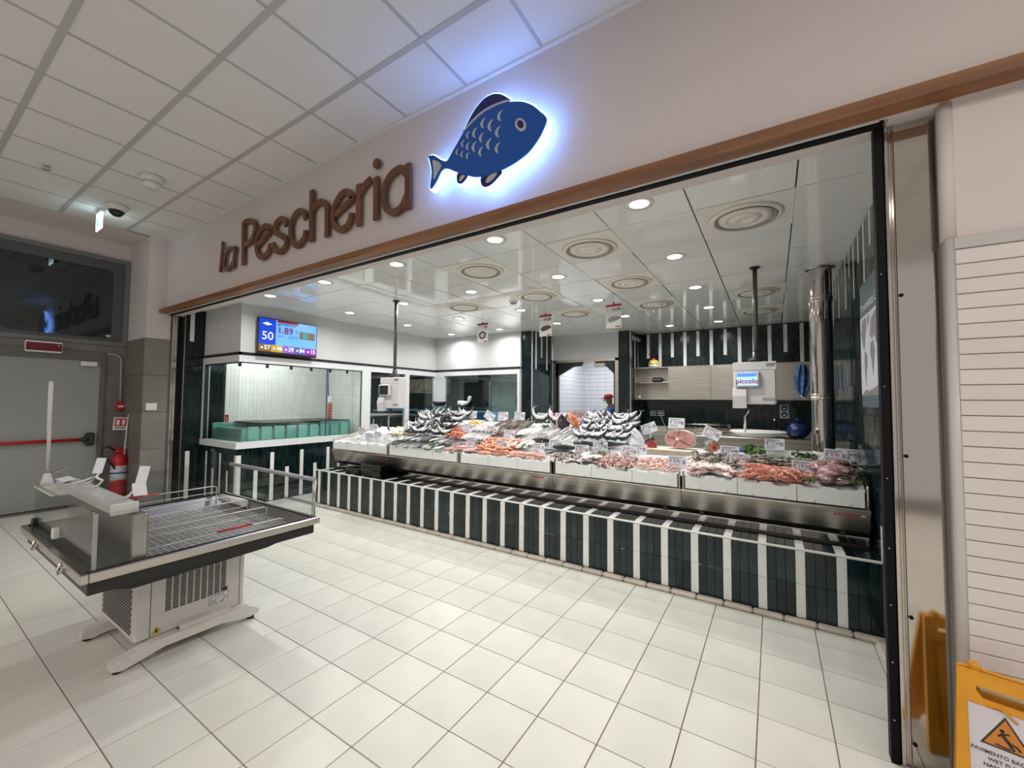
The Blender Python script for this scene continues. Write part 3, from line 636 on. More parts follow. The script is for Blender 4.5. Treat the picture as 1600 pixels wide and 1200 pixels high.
for (ch, sts), lb_ in zip(LETTERS, llab):
    mb = MB(); w = .046 if lb_.startswith('small') else .060
    for k, s_ in enumerate(sts):
        if ch == 'i' and k == 1:
            mb2 = MB().lathe([(.042, 0), (.042, .026)], (s_[0][0], .508, s_[0][1]-.006), 20, (0, -1, 0), sm=False); mb.add(mb2.v, mb2.f); continue
        pts = smooth_line(s_, 6); d = .0005*k
        stroke(mb, pts, w, .482-d, .508)
    o = mb.build('sign_letter', m_wood2); tag(o, lb_, 'letter', 'wooden letters of the shop sign')
    xs = [p[0] for s_ in sts for p in s_]; zs_ = [p[1] for s_ in sts for p in s_]
    for s_ in sts:
        a = s_[len(s_)//2] if len(s_) > 3 else s_[0]
        part('stand_off', MB().tube([(a[0], .508, a[1]), (a[0], .53, a[1])], .008, 6), m_alu, o)

# ---------------------------------------------------------------- back-lit fish sign
def poly_prism(mb, poly, y0, y1, mi=0):
    area = sum(poly[i][0]*poly[(i+1) % len(poly)][1]-poly[(i+1) % len(poly)][0]*poly[i][1] for i in range(len(poly)))
    if area > 0: poly = poly[::-1]
    return mb.prism(poly, lambda a, b: (a, y1, b), lambda a, b: (a, y0, b), mi)
def sm_poly(poly, n=4):
    P_ = [Vector(p) for p in poly]; N_ = len(P_); out = []
    for i in range(N_):
        a, b, c, d = P_[i-1], P_[i], P_[(i+1) % N_], P_[(i+2) % N_]
        for k in range(n):
            t = k/n; q = .5*((2*b)+(c-a)*t+(2*a-5*b+4*c-d)*t*t+(3*b-a-3*c+d)*t**3); out.append((q.x, q.y))
    return out
def grow(poly, d):
    A_ = sum(poly[i][0]*poly[(i+1) % len(poly)][1]-poly[(i+1) % len(poly)][0]*poly[i][1] for i in range(len(poly)))
    s_ = -1 if A_ > 0 else 1; out = []
    for i, p in enumerate(poly):
        a, c = Vector(poly[i-1]), Vector(poly[(i+1) % len(poly)]); t = (c-a).normalized(); out.append((p[0]-t.y*d*s_, p[1]+t.x*d*s_))
    return out
FX = .42
fs = thing('fish_sign', 'big blue fish shaped sign with a glowing edge on the wall', 'sign', (.2, .45, 3.0))
m_fb = mat('fish_blue', (.001, .085, .40), .35); m_fn = mat('fish_navy', (.006, .006, .10), .35); m_fw = mat('fish_grey', (.52, .51, .52), .5)
m_halo = emat('halo_led', (.17, .36, 1.0), 9.5, 'AUTO')
hb = MB()
for pl, g_ in ((sm_poly(BODY), .010), (sm_poly(DORSAL), .010), (sm_poly(ANAL), .009), (sm_poly(PELV), .009)): poly_prism(hb, grow(pl, g_), FX+.008, FX+.06)
part('glowing_body', hb, m_halo, fs)
part('blue_face', poly_prism(MB(), sm_poly(BODY), FX, FX+.008), m_fb, fs)
part('dorsal_fin', poly_prism(MB(), sm_poly(DORSAL), FX+.001, FX+.008), m_fn, fs)
part('fin_edge', poly_prism(MB(), sm_poly(SEP, 2), FX-.002, FX+.004), m_fw, fs)
for nm, o_, i_ in (('anal_fin', ANAL, ANALI), ('pelvic_fin', PELV, PELVI)):
    q = part(nm, poly_prism(MB(), sm_poly(o_), FX+.002, FX+.008), m_fn, fs); part('fin_inset', poly_prism(MB(), sm_poly(i_), FX+.0005, FX+.003), m_fw, q)
part('tail_inset', poly_prism(MB(), sm_poly(TAILI), FX-.002, FX+.002), m_fw, fs)
q = part('eye', poly_prism(MB(), EYE, FX-.003, FX+.002), m_fw, fs); part('pupil', poly_prism(MB(), PUPIL, FX-.005, FX-.002), m_fn, q)
for s_ in SCALES: part('scale_mark', poly_prism(MB(), s_, FX-.002, FX+.002), m_fw, fs)
# ---------------------------------------------------------------- striped plinth
pl = thing('tiled_plinth', 'long dark green and white striped tile plinth under the fish counter', 'plinth', (-.62, 2.2, 0))
part('core', MB().box(-3.768, 1.772, 0, 2.468, 2.86, .484), m_grgrout, pl)
part('edge_strip', MB().cbox(-3.775, 1.758, .486, 2.468, 1.776, .502, .004), mat('edge_white', (.70, .70, .67), .3), pl)
gm1 = MB().cbox(-.0274, 0, 0, .0274, .012, .226, .0012).mesh('green_tile', m_green)
gm2 = MB().cbox(-.0274, 0, 0, .0274, .012, .230, .0012).mesh('green_tile', m_green)
wm1 = MB().cbox(-.0274, -.001, 0, .0274, .012, .226, .0012).mesh('white_tile', m_wtile)
wm2 = MB().cbox(-.0274, -.001, 0, .0274, .012, .230, .0012).mesh('white_tile', m_wtile)
gt = MB().cbox(-.0274, -.105, 0, .0274, .105, .012, .0012).mesh('green_tile', m_green)
wtm = MB().cbox(-.0274, -.105, 0, .0274, .105, .013, .0012).mesh('white_tile', m_wtile)
for k in range(109):
    x = 2.2585-k*.0572+.0572*3
    if x > 2.45: continue
    wh = (k-3) % 4 == 0
    for z, a, b in ((.028, gm1, wm1), (.256, gm2, wm2)):
        put('white_tile' if wh else 'green_tile', b if wh else a, (x, 1.761, z), pl, rot=(R.uniform(-.004, .004), 0, R.uniform(-.02, .02)) if not wh else None)
    put('white_tile' if wh else 'green_tile', wtm if wh else gt, (x, 1.884, .485), pl, rot=(R.uniform(-.006, .006), R.uniform(-.015, .015), 0) if not wh else None)

# ---------------------------------------------------------------- stainless fish counter
def ssm(a, b, x):
    t = min(1, max(0, (x-a)/(b-a))); return t*t*(3-2*t)
def iz(x, y):
    return .905+.2*(y-1.97)+.17*ssm(2.15, 2.75, y)*ssm(-3.05, -2.6, x)*(1-ssm(.55, .75, x))
fc = thing('fish_counter', 'long stainless steel fish display counter on the striped plinth', 'counter', (-.62, 2.2, .5))
MX = [-3.69, -2.465, -1.24, -.012, 1.213, 2.446]
for a, b in zip(MX, MX[1:]):
    q = MB(); q.add([(a+.002, 1.945, .768), (b-.002, 1.945, .768), (b-.002, 2.008, .618), (a+.002, 2.008, .618), (a+.002, 2.035, .768), (b-.002, 2.035, .768), (b-.002, 2.035, .60), (a+.002, 2.035, .60)],
                    [(0, 3, 2, 1), (4, 5, 6, 7), (0, 1, 5, 4), (2, 3, 7, 6), (0, 4, 7, 3), (1, 2, 6, 5)])
    part('front_panel', q, m_inox, fc)
    part('top_channel', MB().cbox(a, 1.940, .766, b, 2.03, .786, .003), m_inox, fc)
    part('kick_panel', MB().box(a, 2.044, .500, b, 2.052, .572), m_mirror, fc)
    for k in (.12, .88):
        x = a+(b-a)*k; part('foot', MB().cbox(x-.02, 2.022, .572, x+.02, 2.045, .62, .004), m_blackp, fc)
part('shadow_gap', MB().box(-3.69, 2.052, .50, 2.446, 2.07, .77), m_black, fc)
part('base_rail', MB().box(-3.69, 1.992, .497, 2.446, 2.044, .503), m_black, fc)
part('bed', MB().add([(x, y, z) for x in (-3.69, 2.446) for y, z in ((2.036, .60), (2.036, .79), (2.86, .93), (2.86, .60))], [(0, 1, 2, 3), (7, 6, 5, 4), (0, 4, 5, 1), (1, 5, 6, 2), (2, 6, 7, 3), (3, 7, 4, 0)]), m_inox, fc)
part('rear_upstand', MB().box(-3.69, 2.86, .60, 2.446, 2.875, 1.05), m_inox, fc)
for x in MX[1:-1]:
    for d in (-.016, .016): part('post', MB().cbox(x+d-.009, 1.955, .775, x+d+.009, 1.985, .935, .004), m_mirror, fc)
for x in (MX[0]+.012, MX[-1]-.012): part('post', MB().tube([(x, 1.968, .775), (x, 1.968, .935), (x, 1.968, .945)], [.011, .011, .006], 10), m_inox, fc)
gq = MB(); prof = [(1.985, .93), (2.0, 1.03), (2.05, 1.12), (2.14, 1.185), (2.28, 1.215), (2.8, 1.225), (2.8, .95), (2.0, .90)]
gq.prism(prof, lambda a, b: (2.438, a, b), lambda a, b: (2.444, a, b)); part('end_pane', gq, glass_mat('perspex', (.82, .88, .90), .9), fc)
q = MB(); q.prism(prof, lambda a, b: (-3.688, a, min(b, .935+.2*(a-1.98))), lambda a, b: (-3.680, a, min(b, .935+.2*(a-1.98)))); part('end_plate', q, m_inox, fc)
m_mark = mat('red_print', (.45, .02, .02), .4); m_markw = mat('white_print', (.75, .7, .7), .4)
for x, z in ((-2.56, .735), (-.16, .742), (2.33, .738)):
    q = MB()
    for k in range(7):
        yy = 1.945+.42*(.768-z)-.002; q.obox((x-.08+k*.02, yy, z), (.007, 0, .001), (0, .0006, 0), (.002, 0, .009))
    part('brand_mark', q, m_mark, fc); part('brand_mark', MB().obox((x+.075, yy, z), (.012, 0, 0), (0, .0006, 0), (0, 0, .005)), m_markw, fc)
# rear counters seen over the fish
# ---------------------------------------------------------------- foam boxes
m_eps = mat('foam_white', (.80, .83, .81), .75)
ordn2 = ['first', 'second', 'third', 'fourth', 'fifth', 'sixth', 'seventh', 'eighth', 'ninth', 'tenth', 'eleventh', 'twelfth', 'thirteenth', 'fourteenth', 'fifteenth']
bn = 0
for a, b in zip(MX, MX[1:]):
    a += .03; b -= .03; w = (b-a)/3
    for k in range(3):
        x0, x1 = a+k*w+.002, a+(k+1)*w-.002; m_ = (x0+x1)/2; h = .118
        t = thing('foam_box', f'white foam fish box, {ordn2[bn]} from the left along the counter front', 'foam box', (m_, 2.13, .795), 'foam boxes along the counter front'); bn += 1
        nd = R.choice((.020, .026, .014)); z0 = .795; zt = z0+h+R.uniform(-.004, .006)
        prof = [(x0, z0), (x1, z0), (x1, zt), (x1-.03, zt), (x1-.045, zt-nd), (m_+.05, zt-nd), (m_+.035, zt), (m_-.035, zt), (m_-.05, zt-nd), (x0+.045, zt-nd), (x0+.03, zt), (x0, zt)]
        part('front_wall', MB().prism(prof, lambda p, q_: (p, 1.972, q_), lambda p, q_: (p, 1.956, q_)), m_eps, t)
        part('shell', MB().box(x0, 1.972, z0, x0+.014, 2.30, zt).box(x1-.014, 1.972, z0, x1, 2.30, zt).box(x0, 2.286, z0, x1, 2.30, zt).box(x0, 1.972, z0, x1, 2.30, z0+.02), m_eps, t)
        for s_ in (-.10, .11): part('stack_lug', MB().cbox(m_+s_-.012, 1.949, z0+.004, m_+s_+.012, 1.957, z0+.026, .003), m_eps, t)

# ---------------------------------------------------------------- ice
m_ice = mat('crushed_ice', (.72, .74, .76), .55, spec=.5, bump=.6, bscale=(70, 70, 70), bdist=.01)
mb = MB(); NX, NY = 230, 34; xs0, xs1, ys0, ys1 = -3.672, 2.432, 1.975, 2.85
for j in range(NY+1):
    for i in range(NX+1):
        x = xs0+(xs1-xs0)*i/NX; y = ys0+(ys1-ys0)*j/NY
        z = iz(x, y)-.012+.016*noise.noise(Vector((x*9, y*9, 0)))+.010*noise.noise(Vector((x*31, y*31, 3)))
        if x > .68: z -= .03*ssm(2.45, 2.52, y)
        mb.v.append((x, y, z))
for j in range(NY):
    for i in range(NX):
        a = j*(NX+1)+i; mb.f.append([a, a+1, a+NX+2, a+NX+1]); mb.m.append(0); mb.s.append(True)
tag(mb.build('crushed_ice', m_ice), 'white crushed ice bed under the fish', 'ice', kind='stuff')

# ---------------------------------------------------------------- fish and seafood shapes
FPROF = {'slim': [(0, .10), (.05, .45), (.15, .78), (.3, 1.0), (.5, .92), (.7, .62), (.85, .30), (.92, .20), (.95, .22)],
         'deep': [(0, .08), (.06, .40), (.15, .72), (.3, 1.0), (.45, 1.0), (.62, .78), (.78, .42), (.88, .20), (.93, .20)]}
def fish_mesh(name, L_, H, Wd, bend, mats, prof='slim', side=0.0, n=10):
    """nose at +X, dorsal +Z; bend curls the spine (nose and tail toward +Z), side curls it in the XY plane"""
    mb = MB(); pr_ = FPROF[prof]; rings = []
    def spine(t):
        s_ = (t-.45)*L_
        if abs(bend) > .01:
            r_ = L_/bend; a = s_/r_; p = Vector((-r_*math.sin(a), 0, r_*(1-math.cos(a)))); T_ = Vector((-math.cos(a), 0, math.sin(a))); U_ = Vector((math.sin(a), 0, math.cos(a)))
        else: p = Vector((-s_, 0, 0)); T_ = Vector((-1, 0, 0)); U_ = Vector((0, 0, 1))
        if side:
            a2 = side*(t-.45)*2; p = p+Vector((0, L_*.25*side*((t-.45)*2)**2, 0))
        return p, T_, U_
    for t, h in pr_:
        p, T_, U_ = spine(t); S_ = T_.cross(U_)
        rings.append([p+U_*(math.cos(2*PI*k/n)*H/2*h)+S_*(math.sin(2*PI*k/n)*Wd/2*min(1, h*1.15)) for k in range(n)])
    o = 0
    for g_ in rings: mb.v += [tuple(q) for q in g_]
    for i in range(len(rings)-1):
        for k in range(n):
            a, b = i*n+k, i*n+(k+1) % n; ang = abs(((k+.5)/n*360+180) % 360-180)
            mb.f.append([a, a+n, b+n, b]); mb.m.append(0 if ang < 70 else (2 if ang > 128 else 1)); mb.s.append(True)
    mb.f.append(list(range(n))); mb.m.append(0); mb.s.append(False)
    # tail fin, dorsal fin, pectoral fin, eyes
    p, T_, U_ = spine(.93); e = p+T_*(.13*L_); S_ = T_.cross(U_)
    w = S_*.0015
    tail = [p+U_*(H*.10), p-U_*(H*.10), e-U_*(H*.48), e-T_*(.055*L_), e+U_*(H*.48)]
    mb.add([q+w for q in tail]+[q-w for q in tail], [(0, 1, 2, 3, 4), (9, 8, 7, 6, 5), (4, 3, 8, 9), (3, 2, 7, 8), (0, 4, 9, 5), (2, 1, 6, 7)], 0)
    a, b, c = spine(.28), spine(.45), spine(.70)
    fin = [a[0]+a[2]*H*.46, b[0]+b[2]*H*.68, c[0]+c[2]*H*.36]
    mb.add([q+w for q in fin]+[q-w for q in fin], [(0, 1, 2), (5, 4, 3), (0, 3, 4, 1), (1, 4, 5, 2)], 0)
    p, T_, U_ = spine(.085); S_ = T_.cross(U_)
    for s_ in (-1, 1): mb.sphere(p+S_*(s_*Wd*.25)+U_*(H*.08), H*.075, 6, 4, 3)
    p, T_, U_ = spine(.19); S_ = T_.cross(U_)
    for s_ in (-1, 1): mb.sphere(p+S_*(s_*Wd*.36)-U_*(H*.12), H*.13, 6, 4, 4, (.8, .8, .8))
    return mb.mesh(name, list(mats)+[m_eye, m_gill])
m_gill = mat('fish_gill', (.42, .10, .09), .3)
m_eye = mat('fish_eye', (.01, .01, .012), .15)
def fm(name, c, rough=.28, var=.25, metal=.0, rnd=.25): return mat(name, c, rough, metal, .6, var=var, vscale=(30, 30, 30), rnd=rnd)
m_dk = fm('fish_back_dark', (.035, .040, .045)); m_sv = fm('fish_silver', (.55, .56, .58), .22, .3, .1); m_wh = fm('fish_belly', (.80, .77, .75), .3, .06, 0, .06)
m_gy = fm('fish_grey', (.16, .15, .145)); m_br = fm('fish_brown', (.13, .10, .085), .3, .4); m_pk = fm('fish_pink', (.62, .30, .27)); m_pkl = fm('fish_pale_pink', (.76, .52, .47))
m_or = fm('fish_orange', (.72, .17, .05), .3, .3); m_org2 = fm('prawn_orange', (.76, .34, .20), .25, .3); m_rd = fm('prawn_red', (.58, .20, .13), .2, .35); m_pp = fm('prawn_pink', (.78, .42, .33), .25, .3)
m_gp = fm('prawn_grey', (.20, .175, .13), .22, .4); m_sq = fm('squid_pale', (.74, .64, .63), .2, .12); m_sqp = fm('squid_purple', (.34, .20, .20), .18, .45); m_oc = fm('octopus_brown', (.30, .18, .16), .2, .45)
m_yl = fm('fillet_cream', (.78, .70, .52), .4, .1); m_gr = mat('parsley_green', (.06, .14, .02), .5, var=.5, vscale=(40, 40, 40), rnd=.3); m_or3 = fm('yellow_shell', (.80, .42, .06), .3, .3)
FISH = dict(
    sea_bass=[fish_mesh('sea_bass', .34, .075, .05, b, (m_dk, m_sv, m_wh), 'slim') for b in (-2.2, -2.7, -1.2)],
    sea_bream=[fish_mesh('sea_bream', .28, .085, .045, b, (m_dk, m_sv, m_wh), 'deep') for b in (-2.6, -3.1, -2.0)],
    mackerel=[fish_mesh('mackerel', .30, .05, .036, b, (m_dk, m_sv, m_wh), 'slim') for b in (0, .25)],
    whitebait=[fish_mesh('whitebait', .17, .028, .018, b, (m_sv, m_wh, m_wh), 'slim') for b in (0, .4)],
    gurnard=[fish_mesh('gurnard', .30, .055, .045, b, (m_gy, m_sv, m_wh), 'slim') for b in (.6, .2)],
    mullet=[fish_mesh('grey_mullet', .30, .06, .042, b, (m_br, m_gy, m_sv), 'slim') for b in (.5, .1)],
    hake=[fish_mesh('hake', .44, .062, .045, b, (m_sv, m_wh, m_wh), 'slim') for b in (0, .2)],
    big=[fish_mesh('big_fish', .46, .12, .08, .3, (m_dk, m_gy, m_wh), 'slim')],
    conger=[fish_mesh('conger', .56, .115, .08, -3.9, (m_dk, m_gy, m_wh), 'slim')],
    pinkfish=[fish_mesh('pink_fish', .40, .13, .07, .9, (m_pk, m_pkl, m_wh), 'deep')],
    darkfish=[fish_mesh('dark_fish', .36, .14, .07, .7, (m_dk, m_dk, m_gy), 'deep')],
    scorpion=[fish_mesh('scorpion_fish', .36, .11, .09, .9, (m_or, m_or, m_org2), 'deep')])
def prawn_mesh(name, L_, m1, m2, curl=2.2, n=6):
    mb = MB(); pts = []; rs = []; K = 9
    for i in range(K):
        t = i/(K-1); a = (t-.5)*curl; r_ = L_/curl
        pts.append((r_*math.sin(a), r_*(math.cos(a)-1), .0)); rs.append(L_*(.075+.055*math.sin(PI*min(1, t*1.25))*(1 if i % 2 else .9))*(1-.55*max(0, t-.55)/.45))
    mb.tube(pts, rs, n, 0)
    h = Vector(pts[0]); d = (Vector(pts[0])-Vector(pts[1])).normalized()
    mb.tube([h, h+d*L_*.12, h+d*L_*.24], [L_*.07, L_*.035, .0008], 5, 1)
    for s_ in (-1, 1):
        mb.tube([h+d*L_*.1, h+d*L_*.35+Vector((0, -.1*L_, s_*.08*L_)), h+d*L_*.3+Vector((.25*L_, -.45*L_, s_*.16*L_))], [.0012, .0009, .0005], 3, 1, False)
    e = Vector(pts[-1]); d = (e-Vector(pts[-2])).normalized()
    for s_ in (-1, 0, 1): mb.tube([e, e+d*L_*.16+Vector((0, 0, s_*L_*.07))], [L_*.035, L_*.012], 4, 1)
    for i in range(2, 7): mb.tube([pts[i], Vector(pts[i])*1.0+(Vector((0, -L_/curl, 0))-Vector(pts[i])).normalized()*L_*.15], [L_*.02, .0008], 3, 1, False)
    return mb.mesh(name, [m1, m2])
PRAWN = dict(red=prawn_mesh('red_prawn', .13, m_rd, m_or), orange=prawn_mesh('langoustine', .13, m_org2, m_pp, 1.2), pink=prawn_mesh('pink_prawn', .085, m_pp, m_pkl), shrimp=prawn_mesh('pink_shrimp', .07, m_pkl, m_pp),
             grey=prawn_mesh('grey_prawn', .12, m_gp, m_dk, 1.6), big=prawn_mesh('large_red_prawn', .21, m_rd, m_pp, 1.5, 8))
def squid_mesh(name, L_, m1, m2, fat=.16):
    mb = MB(); K = 9
    pts = [(L_*(.5-.62*i/(K-1)), .012*L_*math.sin(i), .0) for i in range(K)]
    rs = [L_*fat*f_ for f_ in (.06, .42, .72, .92, 1.0, 1.0, .95, .85, .62)]
    mb.tube(pts, rs, 9, 0); mb.v = [(x, y, z*.62) for x, y, z in mb.v]
    for s_ in (-1, 1): mb.add([(L_*.46, 0, .004), (L_*.30, s_*L_*.26, .006), (L_*.16, s_*L_*.13, .004), (L_*.46, 0, -.002), (L_*.30, s_*L_*.26, 0), (L_*.16, s_*L_*.13, -.002)], [(0, 1, 2), (5, 4, 3), (0, 3, 4, 1), (1, 4, 5, 2)], 1)
    mb.sphere((-L_*.16, 0, 0), L_*fat*.62, 8, 5, 1, (1.1, 1, .7))
    for k in range(6):
        a = (k-2.5)*.22; p = Vector((-L_*.2, L_*.05*(k-2.5), 0))
        mb.tube([p, p+Vector((-L_*.16, L_*.25*a, L_*.03*math.sin(k))), p+Vector((-L_*.30, L_*.5*a+L_*.03*math.sin(k*2.1), -L_*.01))], [L_*.035, L_*.026, L_*.008], 5, 1)
    return mb.mesh(name, [m1, m2])
SQUID = dict(pale=squid_mesh('pale_squid', .20, m_sq, m_pkl), white=squid_mesh('white_squid', .22, m_wh, m_sq), purple=squid_mesh('purple_squid', .30, m_sqp, m_sqp, .21))
def octo_mesh(name, r_, m1, m2):
    mb = MB(); mb.sphere((0, 0, r_*.55), r_*.6, 9, 6, 0, (1.15, .95, .85))
    for k in range(7):
        a = 2*PI*k/7; pts = []; rs = []
        for i in range(6):
            t = i/5; aa = a+.9*t*math.sin(k*1.7+.5); pts.append((math.cos(aa)*r_*(.35+1.2*t), math.sin(aa)*r_*(.35+1.2*t), r_*(.28-.22*t+.16*math.sin(t*5+k)))); rs.append(r_*.19*(1-.75*t))
        mb.tube(pts, rs, 6, 1)
    return mb.mesh(name, [m1, m2])
OCTO = dict(brown=octo_mesh('baby_octopus', .055, m_oc, m_pkl), grey=octo_mesh('cuttlefish', .06, mat('cuttle_grey', (.20, .165, .15), .2, var=.6, vscale=(60, 60, 60), rnd=.3), m_sq))
def slab_mesh(name, L_, W_, T_, m1, wob=.15):
    mb = MB(); K = 7; n = 8; pts = []; rings = []
    for i in range(K):
        t = i/(K-1); w = W_/2*math.sin(PI*(.08+.84*t))**.6; x = (t-.5)*L_; z = .1*T_*math.sin(t*7)
        rings.append([(x, math.cos(2*PI*k/n)*w+W_*wob*math.sin(t*3), z+math.sin(2*PI*k/n)*T_/2) for k in range(n)])
    for g_ in rings: mb.v += g_
    for i in range(K-1):
        for k in range(n):
            a, b = i*n+k, i*n+(k+1) % n; mb.f.append([a, b, b+n, a+n]); mb.m.append(0); mb.s.append(True)
    mb.f.append(list(range(n))[::-1]); mb.m.append(0); mb.s.append(True); mb.f.append([(K-1)*n+k for k in range(n)]); mb.m.append(0); mb.s.append(True)
    return mb.mesh(name, m1)
FILL = dict(cream=slab_mesh('cream_fillet', .26, .07, .02, m_yl), pink=slab_mesh('pink_fillet', .20, .035, .018, mat('fillet_pink', (.62, .36, .35), .3, var=.4, vscale=(8, 60, 30), rnd=.2)))
def clam_mesh(name, r_, m1):
    mb = MB().sphere((0, 0, r_*.3), r_, 9, 6, 0, (1.15, .85, .42)); return mb.mesh(name, m1)
CLAM = clam_mesh('yellow_clam', .032, m_or3)

CNT = {}
def lay(mesh, name, x, y, label, cat, group, yaw=0, pitch=0, roll=0, dz=.02, s_=1.0):
    z = iz(x, y)+dz
    o = put(name, mesh, (x, y, z)); o.rotation_euler = (roll, pitch, yaw); o.scale = (s_,)*3
    tag(o, label, cat, group); return o
def scatter(meshes, name, n, box, label, cat, yaw=(0, 6.28), pitch=(-.15, .15), roll=(-.3, .3), layers=1, dz=.015, lh=.02, sv=(.9, 1.1), clip_x=True):
    x0, x1, y0, y1 = box; per = max(1, math.ceil(n/layers))
    nx = max(1, round(math.sqrt(per*(x1-x0)/max(.02, (y1-y0))))); ny = math.ceil(per/nx); c = 0
    for l in range(layers):
        shrink = .12*l
        for j in range(ny):
            for i in range(nx):
                if c >= n: return
                u = (i+.5+R.uniform(-.38, .38)+(.5 if j % 2 else 0)*.5)/nx; v = (j+.5+R.uniform(-.35, .35))/ny
                u = shrink/2+u*(1-shrink); v = shrink/2+v*(1-shrink)
                lay(meshes[c % len(meshes)] if isinstance(meshes, list) else meshes, name, min(x1, x0+u*(x1-x0)), y0+v*(y1-y0), label, cat, label.split(',')[0][:40],
                    R.uniform(*yaw), R.uniform(*pitch), R.uniform(*roll), dz+l*lh+R.uniform(0, .006), R.uniform(*sv)); c += 1
H = PI/2
ORD = ['first', 'second', 'third', 'fourth', 'fifth', 'sixth', 'seventh', 'eighth', 'ninth', 'tenth', 'eleventh', 'twelfth', 'thirteenth', 'fourteenth', 'fifteenth', 'sixteenth', 'seventeenth', 'eighteenth', 'nineteenth']
TIER = ['lowest', 'second', 'third', 'top']
scatter(FISH['whitebait'], 'whitebait', 60, (-3.55, -2.50, 2.01, 2.34), 'slim whitish fish in the heap at the left end of the counter', 'fish', (-2.4, -.9), layers=2, dz=.012, lh=.018)
scatter(FILL['cream'], 'cream_fillet', 14, (-3.05, -2.45, 2.30, 2.56), 'cream coloured fillet behind the slim whitish fish', 'fish fillet', (-.5, .5), layers=2, dz=.012, lh=.016)
for j, y in enumerate((2.05, 2.22)):                 # mackerel, heads to the front
    for i in range(19):
        lay(FISH['mackerel'][i % 2], 'mackerel', -2.42+i*.052+.04*j+R.uniform(-.01, .01), y+R.uniform(-.02, .02), f'slim silver dark backed fish, {ORD[i]} from the left in the {["front", "rear"][j]} row', 'fish', 'slim silver fish in two rows', -H-.25+R.uniform(-.12, .12), .12, R.uniform(-1.3, 1.3), .028+.015*j, R.uniform(.9, 1.08))
for j in range(4):                                    # curled sea bass in tiers
    for i in range(11):
        x = -2.54+i*.07+R.uniform(-.018, .018)+.05*j; y = 2.34+j*.11+R.uniform(-.015, .015)
        lay(FISH['sea_bass'][(i+j) % 3], 'sea_bass', x, y, f'big curled fish left of the net bag, {ORD[i]} from the left in the {TIER[j]} tier', 'fish', 'big curled fish heaped left of the net bag', R.uniform(-.6, .6)+(PI if (i+j) % 2 else 0), R.uniform(-.5, .5), PI+(.35 if (i+j) % 2 else -.35)+R.uniform(-.3, .3), .085+.012*j, R.uniform(.8, .98))
scatter(PRAWN['red'], 'red_prawn', 26, (-1.82, -1.50, 2.30, 2.56), 'reddish prawn heaped right of the net bag', 'prawn', layers=2, lh=.025)
scatter(CLAM, 'yellow_clam', 16, (-1.66, -1.42, 2.52, 2.70), 'yellow orange shell heaped behind the reddish prawns', 'shellfish', layers=2, lh=.022, dz=.012)
scatter(FILL['pink'], 'pink_fillet', 30, (-1.52, -1.0, 1.99, 2.20), 'thin pink strip fillet at the counter front', 'fish fillet', (-.5, .7), layers=2, dz=.012, lh=.014)
scatter(PRAWN['pink'], 'pink_prawn', 14, (-1.62, -1.24, 2.20, 2.32), 'small pink prawn between the pink strips and the reddish heap', 'prawn', layers=1, dz=.018)
for j in range(2):
    for i in range(8): lay(FISH['gurnard'][i % 2], 'gurnard', -1.44+i*.048+.05*j, 2.36+.15*j, f'grey pale flanked fish by the yellow shells, {ORD[i]} from the left in the {["front", "rear"][j]} row', 'fish', 'grey fish beside the yellow shells', -H+R.uniform(-.3, .1), .35, R.uniform(-1.2, .2), .045, R.uniform(.85, 1.05))
scatter(PRAWN['orange'], 'langoustine', 72, (-1.10, -.58, 1.99, 2.38), 'orange langoustine in the bright orange heap', 'langoustine', layers=3, dz=.016, lh=.026)
for j in range(2):
    for i in range(10): lay(FISH['mullet'][i % 2], 'grey_mullet', -1.14+i*.047+.04*j, 2.50+.13*j, f'brown grey fish, {ORD[i]} from the left in the {["front", "rear"][j]} slanting row', 'fish', 'brown grey fish in a slanting row', -H+R.uniform(-.35, .0), .35, R.uniform(-1.2, -.2), .04, R.uniform(.85, 1.05))
for i in range(7): lay(FISH['hake'][i % 2], 'hake', -.72+(i % 4)*.09+.05*(i//4), 2.30+.22*(i//4)+R.uniform(-.02, .02), f'long pale fish with parsley, {ORD[i % 4]} from the left in the {["front", "rear"][i//4]} group', 'fish', 'long pale fish with parsley', -H-.1+R.uniform(-.12, .12), .22, R.uniform(.7, 1.2), .04, R.uniform(.9, 1.05))
for (x, y, yw), lb_ in zip(((-.54, 2.62, .25), (-.30, 2.60, .4)), ('dark fish curled into a ring, left one', 'dark fish curled into a ring beside the pink fish')):
    lay(FISH['conger'][0], 'conger', x, y, lb_, 'fish', 'dark fish curled into rings', yw, 0.2, PI-.35, .12, .72)
lay(FISH['pinkfish'][0], 'pink_fish', -.36, 2.66, 'thick pink fish standing upright at the back', 'fish', None, -H, -1.0, .4, .06)
lay(FISH['darkfish'][0], 'dark_fish', -.22, 2.62, 'thick dark fish standing between the pink and the orange fish', 'fish', None, -H, -1.0, -.9, .05)
lay(FISH['scorpion'][0], 'scorpion_fish', -.06, 2.64, 'bright orange red spiny fish standing at the back', 'fish', None, -H-.5, -.8, .5, .07)
scatter(PRAWN['pink'], 'pink_prawn', 44, (-.62, -.12, 1.985, 2.12), 'small pink prawn in the low heap at the counter front', 'prawn', layers=2, dz=.014, lh=.02)
for i, (x, y, yw) in enumerate(((-.32, 2.36, 2.9), (-.02, 2.26, 3.0), (.20, 2.34, 2.9), (.42, 2.36, 3.3))):
    lay(FISH['big'][0], 'big_fish', x, y, ['big dark fish lying below the ring fish', 'big dark fish lying below the orange spiny fish', 'big dark fish lying below the upright silver fish', 'big dark fish lying at the right end of the upright silver fish'][i], 'fish', 'big dark fish lying on the ice', yw, .05, -R.uniform(.9, 1.3), .045, .85)
